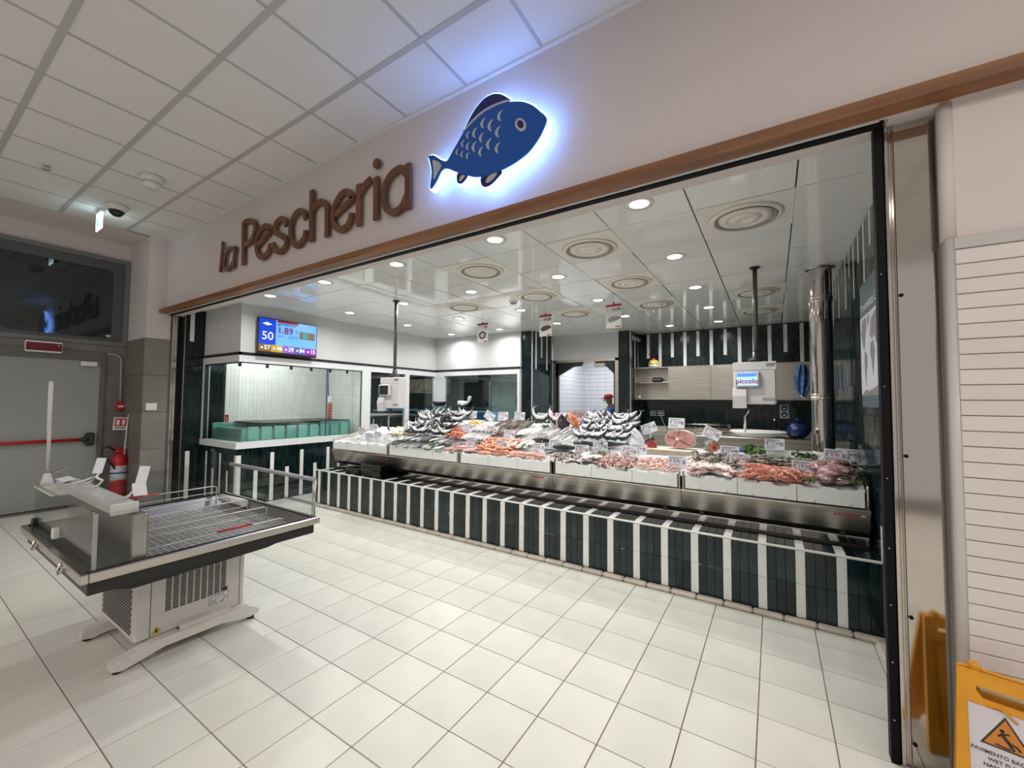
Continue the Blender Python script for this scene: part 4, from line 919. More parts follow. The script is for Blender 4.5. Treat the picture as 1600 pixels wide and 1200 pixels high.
for j in range(4):
    for i in range(7):
        lay(FISH['sea_bream'][(i+j) % 3], 'sea_bream', .08+i*.078+R.uniform(-.012, .012)+.02*j, 2.43+j*.09, f'curled silver fish beside the tuna, {ORD[i]} from the left in the {TIER[j]} tier', 'fish', 'upright silver fish beside the tuna', R.uniform(-.4, .4)+(PI if (i+j) % 2 else 0), R.uniform(-.3, .3), PI+(.35 if (i+j) % 2 else -.35)+R.uniform(-.15, .15), .085+.015*j, R.uniform(.85, 1.02))
for i in range(9): lay(FISH['hake'][i % 2], 'silver_fish', -.28+(i % 5)*.085+.03*(i//5), 2.44+.14*(i//5)+R.uniform(-.02, .02), f'pale silver fish below the orange spiny fish, {ORD[i % 5]} from the left in the {["front", "rear"][i//5]} row', 'fish', 'pale silver fish below the spiny fish', -H-.3+R.uniform(-.2, .2), .3, R.uniform(-1.2, 1.2), .035, R.uniform(.6, .75))
for i in range(6): lay(FISH['mackerel'][i % 2], 'mackerel', -.30+i*.06, 2.18+R.uniform(-.02, .02), f'slim dark backed fish behind the pink prawns, {ORD[i]} from the left', 'fish', 'slim dark backed fish behind the pink prawns', -H-.5+R.uniform(-.2, .2), .15, R.uniform(-1.2, .6), .03, R.uniform(.6, .75))
scatter(OCTO['grey'], 'cuttlefish', 12, (-.06, .24, 2.0, 2.14), 'small grey pink cuttlefish beside the steel post', 'cuttlefish', layers=1, dz=.002)
scatter(SQUID['white'], 'white_squid', 10, (.24, .44, 2.02, 2.20), 'white squid left of the brown octopuses', 'squid', (-2.2, -1.0), layers=2, dz=.02, lh=.03)
scatter(OCTO['brown'], 'baby_octopus', 22, (.46, .76, 2.0, 2.22), 'small brown octopus at the counter front', 'octopus', layers=1, dz=.002)
scatter(PRAWN['shrimp'], 'pink_shrimp', 96, (.80, 1.18, 1.99, 2.30), 'pale pink shrimp in the box left of the pale squid', 'shrimp', layers=2, dz=.012, lh=.016)
scatter(SQUID['pale'], 'pale_squid', 20, (1.26, 1.60, 2.01, 2.20), 'pale pinkish squid heaped at the counter front', 'squid', layers=2, dz=.02, lh=.03)
scatter(OCTO['grey'], 'cuttlefish', 18, (1.24, 1.60, 2.24, 2.44), 'speckled grey cuttlefish in front of the cutting board', 'cuttlefish', layers=1, dz=.008)
scatter(PRAWN['grey'], 'grey_prawn', 80, (1.68, 2.06, 2.20, 2.52), 'grey brown raw prawn heaped behind the large red prawns', 'prawn', (-.6, .6), layers=3, dz=.014, lh=.022)
scatter(PRAWN['big'], 'large_red_prawn', 30, (1.72, 2.08, 2.0, 2.16), 'large red prawn fanned at the counter front', 'prawn', (-.9, .5), layers=3, dz=.02, lh=.02)
scatter(SQUID['purple'], 'purple_squid', 18, (2.17, 2.34, 2.10, 2.46), 'purple pink squid at the right end of the counter', 'squid', (-2.1, -1.1), layers=2, dz=.025, lh=.04)
# net bag of mussels
nb = thing('mussel_net', 'dark net bag of mussels standing between the curled fish and the prawns', 'net bag', (-1.93, 2.52, iz(-1.93, 2.52)))
z0 = iz(-1.93, 2.52)
mb = MB()
for k in range(60):
    a = R.uniform(0, 6.28); h = R.uniform(.0, .17); r_ = .085*math.sin(PI*(.18+.7*h/.19)); mb.sphere((-1.93+r_*math.cos(a), 2.52+r_*math.sin(a), z0+.02+h), .024, 6, 4, 0, (1, .7, .8))
mb.sphere((-1.93, 2.52, z0+.1), .085, 10, 7, 0, (1, 1, 1.1)); part('mussel_filling', mb, mat('mussel_black', (.012, .013, .018), .2, var=.4, vscale=(40, 40, 40)), nb)
mb = MB()
for k in range(10):
    a = 2*PI*k/10
    mb.tube([(-1.93+.105*math.sin(PI*(.12+.8*i/6))*math.cos(a+.25*i), 2.52+.105*math.sin(PI*(.12+.8*i/6))*math.sin(a+.25*i), z0+.01+.2*i/6) for i in range(7)], .0018, 4, 0, False)
    mb.tube([(-1.93+.105*math.sin(PI*(.12+.8*i/6))*math.cos(a-.25*i), 2.52+.105*math.sin(PI*(.12+.8*i/6))*math.sin(a-.25*i), z0+.01+.2*i/6) for i in range(7)], .0018, 4, 0, False)
part('netting', mb, mat('net_grey', (.16, .17, .17), .4), nb)
# parsley bunches
def parsley():
    mb = MB()
    for k in range(34):
        a = R.uniform(0, 6.28); r_ = R.uniform(.0, .05); c = Vector((1.5*r_*math.cos(a), r_*math.sin(a), R.uniform(.005, .035)))
        u = Vector((R.uniform(-1, 1), R.uniform(-1, 1), R.uniform(-.3, .8))).normalized(); v = u.orthogonal().normalized(); n_ = u.cross(v)*.0008; s_ = R.uniform(.008, .016)
        q = [c-u*s_, c+v*s_*.8, c+u*s_, c-v*s_*.8]; mb.add([p+n_ for p in q]+[p-n_ for p in q], [(0, 1, 2, 3), (7, 6, 5, 4), (0, 4, 5, 1), (1, 5, 6, 2), (2, 6, 7, 3), (3, 7, 4, 0)])
    for k in range(5): mb.tube([(-.03, 0, .008), (.02, R.uniform(-.03, .03), .02), (.07, R.uniform(-.02, .02), .006)], .0018, 4)
    return mb.mesh('parsley', m_gr)
PA = [parsley() for _ in range(3)]
plab = ['below the slim silver fish, left tuft', 'below the slim silver fish, middle tuft', 'below the slim silver fish, right tuft', 'left of the orange heap', 'right of the orange heap', 'between the long pale fish, left tuft', 'between the long pale fish, right tuft', 'inside the ring of the dark fish', 'behind the steel post, bright green', 'left of the price card below the upright silver fish', 'right of the price card below the upright silver fish', 'above the brown octopuses', 'among the speckled cuttlefish', 'behind the grey prawns, large bunch', 'beside the raw grey prawns at the back right', 'on the purple squid near the front', 'beside the large red prawns', 'among the pale squid']
for k, ((x, y, s_), lb_) in enumerate(zip(((-2.28, 2.02, .8), (-2.12, 2.01, 1), (-1.74, 2.02, 1.1), (-1.12, 2.16, 1.3), (-.56, 2.24, 1.2), (-.5, 2.22, 1.2), (-.34, 2.24, 1.3), (-.42, 2.60, 1), (.12, 2.14, .9), (.34, 2.17, .8), (.44, 2.2, 1.2), (.66, 2.26, .9), (1.44, 2.24, .9), (1.72, 2.58, 2.0), (2.12, 2.52, 1.5), (2.33, 2.02, 1.2), (2.11, 1.99, 1.0), (1.58, 2.12, .8)), plab)):
    lay(PA[k % 3], 'parsley', x, y, 'green parsley tuft '+lb_, 'parsley', 'parsley tufts on the fish', R.uniform(0, 6.28), 0, 0, .03, s_)

# ---------------------------------------------------------------- cutting board with tuna and salmon
cb = thing('cutting_board', 'long white cutting board with yellowed edge behind the shrimp box', 'cutting board', (1.19, 2.68, 1.015))
part('board', MB().cbox(.74, 2.535, 1.022, 1.66, 2.82, 1.048, .005), mat('board_white', (.80, .78, .72), .5, var=.05, vscale=(12, 12, 12)), cb)
part('yellowed_edge', MB().box(.745, 2.531, 1.020, 1.655, 2.536, 1.040), mat('board_edge', (.46, .36, .18), .6, var=.3, vscale=(10, 10, 10)), cb)
part('support', MB().box(.76, 2.56, .97, 1.64, 2.80, 1.022), m_inox, cb)
m_tuna = mat('tuna_red', (.40, .055, .045), .3, var=.35, vscale=(18, 18, 18)); m_skin = mat('tuna_skin', (.05, .055, .065), .25)
t = thing('tuna_block', 'dark red wedge of raw tuna on the cutting board', 'tuna', (.80, 2.64, 1.048))
A = lambda x, z: (x, 2.59, z); B = lambda x, z: (x-.02, 2.74, z)
part('flesh', MB().prism([(.72, 1.05), (.86, 1.05), (.865, 1.09), (.815, 1.135), (.76, 1.10), (.725, 1.075)], A, B), m_tuna, t)
part('skin', MB().prism([(.74, 1.09), (.80, 1.13), (.83, 1.125), (.82, 1.15), (.77, 1.135), (.735, 1.105)], lambda x, z: (x, 2.605, z), lambda x, z: (x-.02, 2.75, z)), m_skin, t)
t = thing('tuna_steak', 'large round pink cross-cut steak standing on the cutting board', 'fish steak', (1.08, 2.66, 1.048))
m_st = mat('steak_pink', (.52, .27, .22), .32, var=.22, vscale=(14, 14, 14)); m_rim = mat('steak_rim', (.62, .55, .52), .3)
def steak_pt(a, k=1.0): return (1.085+.135*k*math.cos(a)*(1+.18*max(0, math.cos(a+.6))), 1.15+.098*k*math.sin(a)*(1+.06*math.cos(2*a)))
oc = [steak_pt(2*PI*i/28) for i in range(28)]; ic = [steak_pt(2*PI*i/28, .93) for i in range(28)]
part('skin_rim', MB().prism(oc, lambda x, z: (x, 2.74, z), lambda x, z: (x-.01, 2.628, z)), m_rim, t)
part('flesh', MB().prism(ic, lambda x, z: (x-.01, 2.64, z), lambda x, z: (x-.01, 2.623, z)), m_st, t)
part('bone', MB().lathe([(.02, 0), (.018, .006), (.006, .008)], (1.062, 2.624, 1.15), 10, (0, -1, 0)), mat('bone', (.78, .70, .64), .4), t)
seam = mat('seam_dark', (.22, .07, .06), .4)
for a, l0, l1 in ((1.35, .02, .085), (-2.0, .02, .085), (-.45, .02, .13), (2.9, .02, .11)):
    c, s_ = math.cos(a), math.sin(a); part('muscle_seam', MB().obox((1.062+c*(l0+l1)/2, 2.6215, 1.15+s_*(l0+l1)/2), (c*(l1-l0)/2, 0, s_*(l1-l0)/2), (0, .0015, 0), (-s_*.003, 0, c*.003)), seam if a != -.45 else m_skin, t)
t = thing('salmon_piece', 'grey skinned salmon tail piece with orange cut face on the cutting board', 'salmon', (1.36, 2.66, 1.048))
mb = MB(); prof = [(0, 1.0), (.06, .98), (.14, .85)]
pts = [(1.39, 2.62, 1.095), (1.36, 2.68, 1.10), (1.30, 2.78, 1.10)]
mb.tube(pts, [.052, .052, .042], 14, 0); part('body', mb, m_sv if False else mat('salmon_skin', (.20, .23, .26), .22, var=.4, vscale=(30, 30, 30)), t)
d = Vector((.03, -.06, -.005)).normalized(); part('cut_face', MB().lathe([(.047, 0), (.045, .004), (.0, .0045)], Vector(pts[0]), 14, d), mat('salmon_orange', (.62, .16, .08), .3, var=.3, vscale=(30, 30, 30)), t)
part('belly_cavity', MB().lathe([(.018, .0045), (.0, .006)], Vector(pts[0])+Vector((.008, 0, -.008)), 10, d), m_skin, t)
# white foam trays at the rear right
for x0, x1, lb_ in ((1.68, 2.06, 'white foam tray behind the grey prawns'), (2.08, 2.42, 'white foam tray behind the purple squid')):
    t = thing('foam_tray', lb_, 'foam tray', ((x0+x1)/2, 2.68, .98))
    part('rear_wall', MB().cbox(x0, 2.80, .98, x1, 2.82, 1.085, .004), m_eps, t); part('shell', MB().box(x0, 2.56, .975, x1, 2.80, .995).box(x0, 2.56, .99, x0+.012, 2.80, 1.055).box(x1-.012, 2.56, .99, x1, 2.80, 1.055), m_eps, t)
t = thing('blue_cloth', 'folded blue cloth beside the cutting board', 'cloth', (1.60, 2.75, 1.048)); part('fold', MB().cbox(1.56, 2.72, 1.048, 1.66, 2.81, 1.062, .006), mat('cloth_blue', (.02, .09, .38), .8, bump=.3, bscale=(50, 50, 50)), t); part('fold', MB().cbox(1.57, 2.73, 1.062, 1.65, 2.80, 1.072, .005), mat('cloth_blue'), t)

# ---------------------------------------------------------------- price cards
TAGS = [(-3.337, 2.21, 1.058), (-3.312, 2.4, 1.098), (-2.895, 1.99, 1.01), (-2.83, 2.08, 1.026), (-2.516, 2.66, 1.308), (-2.178, 2.68, 1.316), (-1.891, 2.71, 1.322), (-1.654, 2.73, 1.328), (-1.35, 2.72, 1.318), (-1.145, 2.74, 1.323), (-0.886, 2.74, 1.33), (-0.548, 2.74, 1.323), (-0.301, 2.74, 1.33), (-1.488, 2.44, 1.171), (-1.205, 2.15, 1.027), (-1.104, 2.42, 1.156), (-0.796, 2.36, 1.119), (-0.754, 2.12, 1.02), (-0.343, 2.36, 1.113), (-0.269, 2.12, 1.017), (-0.125, 2.25, 1.056), (0.211, 2.18, 1.024), (0.377, 2.27, 1.06), (-0.066, 2.74, 1.367), (0.234, 2.74, 1.359), (0.543, 2.74, 1.346), (0.771, 2.66, 1.247), (0.687, 2.23, 1.034), (0.753, 2.33, 1.054), (1.047, 2.66, 1.311), (1.373, 2.66, 1.222), (1.161, 2.07, 0.995), (1.542, 2.46, 1.074), (1.636, 2.27, 1.033), (1.89, 2.74, 1.142), (2.08, 2.21, 1.017), (2.317, 2.56, 1.088), (2.40, 2.59, 1.095)]
TL = ['behind the slim whitish fish, leftmost of all', 'behind the slim whitish fish, second from the left', 'in front of the cream fillets, lower left one', 'in front of the cream fillets, right one', 'above the big curled fish, left one', 'above the big curled fish, right one', 'above the net bag', 'above the yellow shells', 'tilted, above the grey fish with pale flank', 'above the left end of the brown grey row', 'above the right end of the brown grey row', 'above the left ring of dark fish', 'above the thick pink fish', 'among the reddish prawns', 'above the pink strip fillets', 'in front of the brown grey row', 'above the orange langoustine heap', 'on the orange langoustine heap', 'below the ring of dark fish', 'above the small pink prawns', 'below the thick dark fish', 'right of the steel post, above the cuttlefish', 'below the upright silver fish', 'brownish one above the orange spiny fish', 'above the left of the upright silver fish', 'above the right end of the upright silver fish', 'tilted, above the dark red tuna wedge', 'above the small brown octopuses, lower one', 'above the small brown octopuses, upper one', 'above the round pink steak', 'tilted, above the salmon piece', 'on the pale pink shrimp', 'rear one of the overlapping pair by the grey prawns', 'front one of the overlapping pair by the grey prawns', 'behind the grey prawns at the foam tray', 'on the large red prawns', 'above the purple squid', 'by the clear end pane of the counter']
TT = {8: -.5, 26: .38, 30: -.42, 33: -.1, 36: -.06, 14: .05, 35: -.04}
PRC = ['9,90', '12,90', '7,90', '14,90', '10,90', '16,90', '11,90', '8,90', '13,90', '18,90', '15,90', '19,90']
m_card = mat('card_white', (.74, .75, .82), .35); m_ink = mat('ink_dark', (.06, .06, .09), .5); m_inkr = mat('ink_red', (.45, .03, .06), .5); m_inkg = mat('ink_grey', (.30, .31, .36), .5); m_clear = mat('clear_plastic', (.70, .73, .76), .15)
m_cardb = mat('card_brown', (.42, .28, .26), .4)
for k, (c, lb_) in enumerate(zip(TAGS, TL)):
    c = Vector(c); w, h = .078, .052; a = TT.get(k, R.uniform(-.04, .04)); lean = R.uniform(.05, .25)
    u = Vector((math.cos(a), 0, math.sin(a))); v = Vector((-math.sin(a), lean, math.cos(a))).normalized(); n_ = u.cross(v)
    base = Vector((c.x, c.y+.01, min(c.z-.06, iz(c.x, min(c.y, 2.8))+.005)))
    t = thing('price_card', 'white price card '+lb_ if k != 23 else 'brown price card '+lb_[10:], 'price card', base, 'price cards on the fish counter')
    part('card', MB().obox(c, u*w, v*h, n_*.0012), m_card if k != 23 else m_cardb, t)
    ln = MB().obox(c-v*(h*.9)-n_*.004, u*w*.5, v*.006, n_*.006); ln.tube([c-v*h-n_*.004, base], .004, 6); part('holder', ln, m_clear, t)
    F_ = c+n_*.0018
    q = MB().text('\u20ac '+PRC[k % 12], F_-u*(w*.86)-v*(h*.12), u, v, .036, bold=.010); part('price_print', q, m_ink if k % 3 else m_inkr, t)
    q = MB(); q.obox(F_+v*h*.72-u*w*.15, u*w*.70, v*.0045, n_*.0003); q.obox(F_+v*h*.50-u*w*.30, u*w*.5, v*.003, n_*.0003)
    for r in range(3): q.obox(F_-v*h*(.38+.2*r)-u*w*(.3+.05*r), u*w*(.55-.06*r), v*.0025, n_*.0003)
    q.obox(F_+u*w*.72+v*h*.05, u*w*.17, v*h*.36, n_*.0003); part('small_print', q, m_inkg, t)

# ---------------------------------------------------------------- black trays stacked on the plinth
m_tray = mat('tray_black', (.010, .010, .011), .22)
def tray_mesh(a, b, h):
    mb = MB(); pr0 = [(-a, -b), (a, -b), (a, b), (-a, b)]
    mb.add([(x*.86, y*.86, 0) for x, y in pr0]+[(x, y, h) for x, y in pr0]+[(x*.94, y*.94, h) for x, y in pr0]+[(x*.82, y*.82, .006) for x, y in pr0],
           [(3, 2, 1, 0)]+[(i, (i+1) % 4, 4+(i+1) % 4, 4+i) for i in range(4)]+[(4+i, 4+(i+1) % 4, 8+(i+1) % 4, 8+i) for i in range(4)]+[(8+i, 8+(i+1) % 4, 12+(i+1) % 4, 12+i) for i in range(4)]+[(12, 13, 14, 15)])
    return mb.mesh('black_tray', m_tray)
ta, tb_ = tray_mesh(.15, .095, .034), tray_mesh(.20, .10, .034)
o3 = ['bottom', 'second from the bottom', 'third from the bottom', 'fourth from the bottom', 'fifth from the bottom', 'top']
for k in range(3): tag(put('black_tray', ta, (-2.985+R.uniform(-.006, .006), 1.885, .499+.026*k), rot=(0, 0, R.uniform(-.03, .03))), f'black plastic tray, {["bottom", "middle", "top"][k]} one of the low stack on the plinth', 'tray', 'black trays stacked on the plinth')
for k in range(6): tag(put('black_tray', tb_, (-2.60+R.uniform(-.006, .006), 1.882, .499+.026*k), rot=(0, 0, R.uniform(-.03, .03))), f'black plastic tray, {o3[k]} of the tall stack on the plinth', 'tray', 'black trays stacked on the plinth')
# ---------------------------------------------------------------- television on the white wall
def emi(name, c, s_=1.0): return emat(name, c, s_)
tv = thing('television', 'flat television with queue numbers on the white wall', 'television', (-4.40, 1.625, 2.19))
part('wall_mount', MB().cbox(-4.47, 1.45, 2.35, -4.395, 1.80, 2.60, .01), m_blackp, tv)
part('casing', MB().cbox(-4.395, 1.172, 2.192, -4.352, 2.076, 2.716, .006), m_blackp, tv)
XT = -4.3505
def tvp(a, b): return (XT, 1.186+a*.876, 2.222+b*.482)      # a: 0 left .. 1 right, b: 0 bottom .. 1 top
def tvrect(mb, a0, b0, a1, b1, mi=0, d=0):
    q = [tvp(a0, b0), tvp(a1, b0), tvp(a1, b1), tvp(a0, b1)]; return mb.add([(x+d, y, z) for x, y, z in q], [(0, 1, 2, 3)], mi)
part('screen_blue', tvrect(MB(), 0, .22, .27, 1), emi('tv_blue', (.004, .05, .62), .8), tv)
part('screen_sky', tvrect(MB(), .27, .22, 1, 1), emi('tv_sky', (.16, .46, .95), .75), tv)
part('screen_red_bar', tvrect(MB(), .29, .925, .66, 1, d=.0006), emi('tv_red', (.22, .01, .03), .8), tv)
cols = [(.20, .10, .03), (.42, .30, .04), (.22, .10, .48), (.10, .10, .34), (.26, .03, .40)]
for k, c in enumerate(cols): part('screen_tile', tvrect(MB(), k*.2, 0, (k+1)*.2, .22), emi('tv_tile%d' % k, c, .9), tv)
YR, ZU = (0, 1, 0), (0, 0, 1); m_tw = emi('tv_white', (.9, .95, 1.0), 1.0); m_tm = emi('tv_maroon', (.16, .008, .09), .8); m_td = emi('tv_navy', (.02, .04, .16), .8)
def tvtext(t_, a, b, size, m_, nm='digits', al='CENTER', bold=0.0):
    p = Vector(tvp(a, b))+Vector((.0012, 0, 0)); part(nm, MB().text(t_, p, YR, ZU, size, align=al, bold=bold), m_, tv)
tvtext('50', .135, .36, .17, m_tw); tvtext('1.89', .43, .60, .14, m_tm, bold=.02); tvtext('2,29 \u20ac', .56, .47, .055, m_td); tvtext('\u20ac', .63, .66, .06, m_td)
for k, t_ in enumerate(('57', '46', '39', '84', '15')): tvtext(t_, .135+k*.2, .065, .085, m_tw, bold=.01)
q = MB(); p = tvp(.13, .84); q.add([(XT+.001, p[1]-.07, p[2]), (XT+.001, p[1], p[2]-.022), (XT+.001, p[1]+.07, p[2]), (XT+.001, p[1]-.01, p[2]+.026)], [(0, 1, 2, 3)]); part('fish_icon', q, m_tw, tv)
for k in range(5):
    q = MB().lathe([(.016, 0), (.0, .0004)], (XT+.0008, tvp(.05+.2*k, .1)[1], tvp(0, .11)[2]), 8, (1, 0, 0)); part('small_icon', q, m_tw, tv)
part('product_picture', tvrect(MB(), .68, .50, .97, .74, d=.0006), emi('tv_pack', (.20, .14, .09), .7), tv)
part('product_picture', tvrect(MB(), .74, .53, .84, .71, d=.001), emi('tv_pack2', (.05, .30, .34), .8), tv)
q = MB(); tvrect(q, .29, .87, .62, .895, d=.0006); tvrect(q, .29, .835, .34, .855, d=.0006); tvrect(q, .29, .50, .40, .515, d=.0006); part('fine_print', q, m_td, tv)

# ---------------------------------------------------------------- fish tank inside the glass room
tk = thing('fish_tank', 'long green glass fish tank behind the white framed window', 'fish tank', (-5.0, 2.0, .80))
part('stand', MB().box(-5.55, 1.11, 0, -4.58, 2.98, .86), mat('tank_stand', (.10, .12, .12), .5), tk)
part('base', MB().cbox(-5.55, 1.10, .86, -4.575, 2.90, .905, .004), m_alu, tk)
gq = MB(); gq.box(-4.58, 1.10, .905, -4.572, 2.90, 1.15); gq.box(-5.50, 1.10, .905, -4.58, 1.11, 1.15); gq.box(-5.50, 2.89, .905, -4.58, 2.90, 1.15)
part('tank_glass', gq, m_glassg, tk)
part('back_glass', MB().box(-5.51, 1.10, .905, -5.50, 2.90, 1.15), mat('tank_back', (.25, .48, .44), .2), tk)
part('black_rim', MB().box(-5.50, 1.4, 1.152, -4.60, 2.90, 1.165), m_blackp, tk)
for k in range(9): part('tile_reflection', MB().box(-4.62, 1.20+k*.19, .91, -4.59, 1.20+k*.19+.14, 1.11), mat('tank_reflection', (.74, .80, .79), .25, rnd=.15), tk)  # pale panels standing in for wall tiles reflected in the tank
part('water', MB().box(-5.49, 1.12, .908, -4.63, 2.88, 1.08), mat('tank_water', (.50, .57, .56), .05), tk)
area_light('tank_room_light', (-4.95, 1.75, 2.53), 1.0, 20, (1, 1, .97), sy=.12, rot=(0, 0, H))
t = thing('tank_room_lamp', 'strip lamp on the ceiling of the tank room', 'lamp', (-4.95, 1.75, 2.54)); part('body', MB().cbox(-5.02, 1.2, 2.535, -4.88, 2.3, 2.55, .004), m_plast, t)
hs = thing('coiled_hose', 'red and white coiled hose hanging in the tank room', 'hose', (-4.85, 2.66, 1.16))
mb = MB(); pts = []
for i in range(130):
    a = i*.42; pts.append((-4.85+.035*math.cos(a), 2.67+.035*math.sin(a), 1.17+.30*i/129))
mb.tube(pts, .011, 6); part('coil', mb, mat('hose_red', (.62, .16, .10), .4, var=.5, vscale=(60, 60, 20)), hs)
part('feed_pipe', MB().tube([(-4.85, 2.66, 1.47), (-4.86, 2.64, 1.56), (-4.88, 2.62, 2.5)], .008, 6), mat('hose_blue', (.03, .05, .16), .4), hs)
part('spray_gun', MB().cbox(-4.87, 2.63, 1.46, -4.83, 2.69, 1.58, .012), m_alu, hs)
t = thing('fire_sticker', 'small red fire equipment sticker on the short tank room pane', 'sticker', (-4.815, 1.006, 1.17)); part('ground', MB().box(-4.869, 1.0055, 1.172, -4.765, 1.008, 1.29), m_red, t)
part('symbol', MB().box(-4.83, 1.0045, 1.20, -4.80, 1.0055, 1.26), m_plast, t); part('white_margin', MB().box(-4.869, 1.0045, 1.172, -4.765, 1.0055, 1.186), m_plast, t)
area_light('prep_room_light', (-5.6, 4.6, 2.55), 1.2, 40, (1, 1, .97), sy=.15); area_light('prep_room_light', (-3.4, 6.2, 2.55), 1.2, 40, (1, 1, .97), sy=.15)
for x, y, lb_ in ((-5.6, 4.6, 'strip lamp in the preparation room behind the side panes'), (-3.4, 6.2, 'strip lamp in the preparation room behind the rear window')):
    t = thing('strip_lamp', lb_, 'lamp', (x, y, 2.56)); part('body', MB().cbox(x-.6, y-.08, 2.555, x+.6, y+.08, 2.60, .005), m_plast, t)
t = thing('range_hood', 'black square hood seen through the rear window', 'hood', (-3.48, 5.3, 1.40)); part('body', MB().cbox(-3.86, 5.22, 1.40, -3.16, 5.7, 1.92, .03), m_black, t); part('duct', MB().box(-3.6, 5.4, 1.92, -3.4, 5.6, 2.6), m_black, t)
t = thing('hood_unit', 'brownish spotted hood board in the preparation room', 'board', (-5.2, 5.6, 1.72)); part('board', MB().box(-6.4, 5.6, 1.72, -4.62, 5.66, 2.05), mat('hood_brown', (.10, .085, .06), .5, var=.4, vscale=(9, 9, 9)), t); part('rail', MB().box(-6.4, 5.58, 1.70, -4.62, 5.60, 1.725), m_inox, t)
t = thing('steel_table', 'stainless table with blue crates in the preparation room', 'table', (-5.4, 4.0, 0)); part('top', MB().cbox(-5.9, 3.5, 1.18, -4.7, 4.7, 1.22, .006), m_inox, t); part('shelf_lip', MB().box(-4.72, 3.5, 1.30, -4.70, 4.7, 1.33), mat('lip_blue', (.20, .38, .62), .3), t)
for x, y in ((-5.86, 3.54), (-5.86, 4.66), (-4.74, 3.54), (-4.74, 4.66)): part('leg', MB().tube([(x, y, 0), (x, y, 1.19)], .02, 8), m_inox, t)

# ---------------------------------------------------------------- glass case, bowl and white fish figure at the rear left
gc = thing('glass_case', 'low glass display case with blue inside behind the heaped fish', 'display case', (-3.53, 4.6, 0))
part('body', MB().cbox(-4.40, 4.42, 0, -2.66, 4.85, 1.17, .01), m_inox, gc)
part('blue_inside', MB().box(-4.38, 4.44, 1.17, -2.68, 4.84, 1.31), mat('case_blue', (.14, .36, .56), .3), gc)
part('white_edge', MB().box(-4.39, 4.425, 1.305, -2.67, 4.44, 1.325), m_plast, gc)
gq = MB(); gq.box(-4.40, 4.42, 1.17, -2.66, 4.428, 1.405); gq.box(-4.40, 4.42, 1.40, -2.66, 4.85, 1.408); part('glass', gq, glass_mat('case_glass', (.55, .66, .70), .9), gc)
t = thing('black_bowl', 'black bowl on top of the glass case', 'bowl', (-3.94, 4.55, 1.41)); part('bowl', MB().lathe([(.0, 0), (.10, 0), (.165, .09), (.158, .09), (.095, .012), (.0, .012)], (-3.94, 4.55, 1.41), 24), m_blackp, t)
wfz = thing('white_fish_figure', 'small white fish figure with raised tail on the glass case', 'figure', (-3.3, 4.55, 1.41))
mb = MB(); mb.tube([(-3.46, 4.55, 1.475), (-3.43, 4.55, 1.475), (-3.36, 4.55, 1.47), (-3.26, 4.55, 1.468), (-3.19, 4.55, 1.49), (-3.16, 4.55, 1.53)], [.018, .045, .056, .048, .03, .018], 12)
part('body', mb, m_plast, wfz)
part('tail', MB().prism([(-3.175, 1.52), (-3.145, 1.52), (-3.125, 1.60), (-3.15, 1.615), (-3.175, 1.58)], lambda x, z: (x, 4.58, z), lambda x, z: (x, 4.52, z)), m_plast, wfz)
part('eye', MB().sphere((-3.425, 4.508, 1.485), .014, 8, 6), m_blackp, wfz); part('fin', MB().cbox(-3.32, 4.49, 1.43, -3.26, 4.51, 1.46, .006), m_plast, wfz)

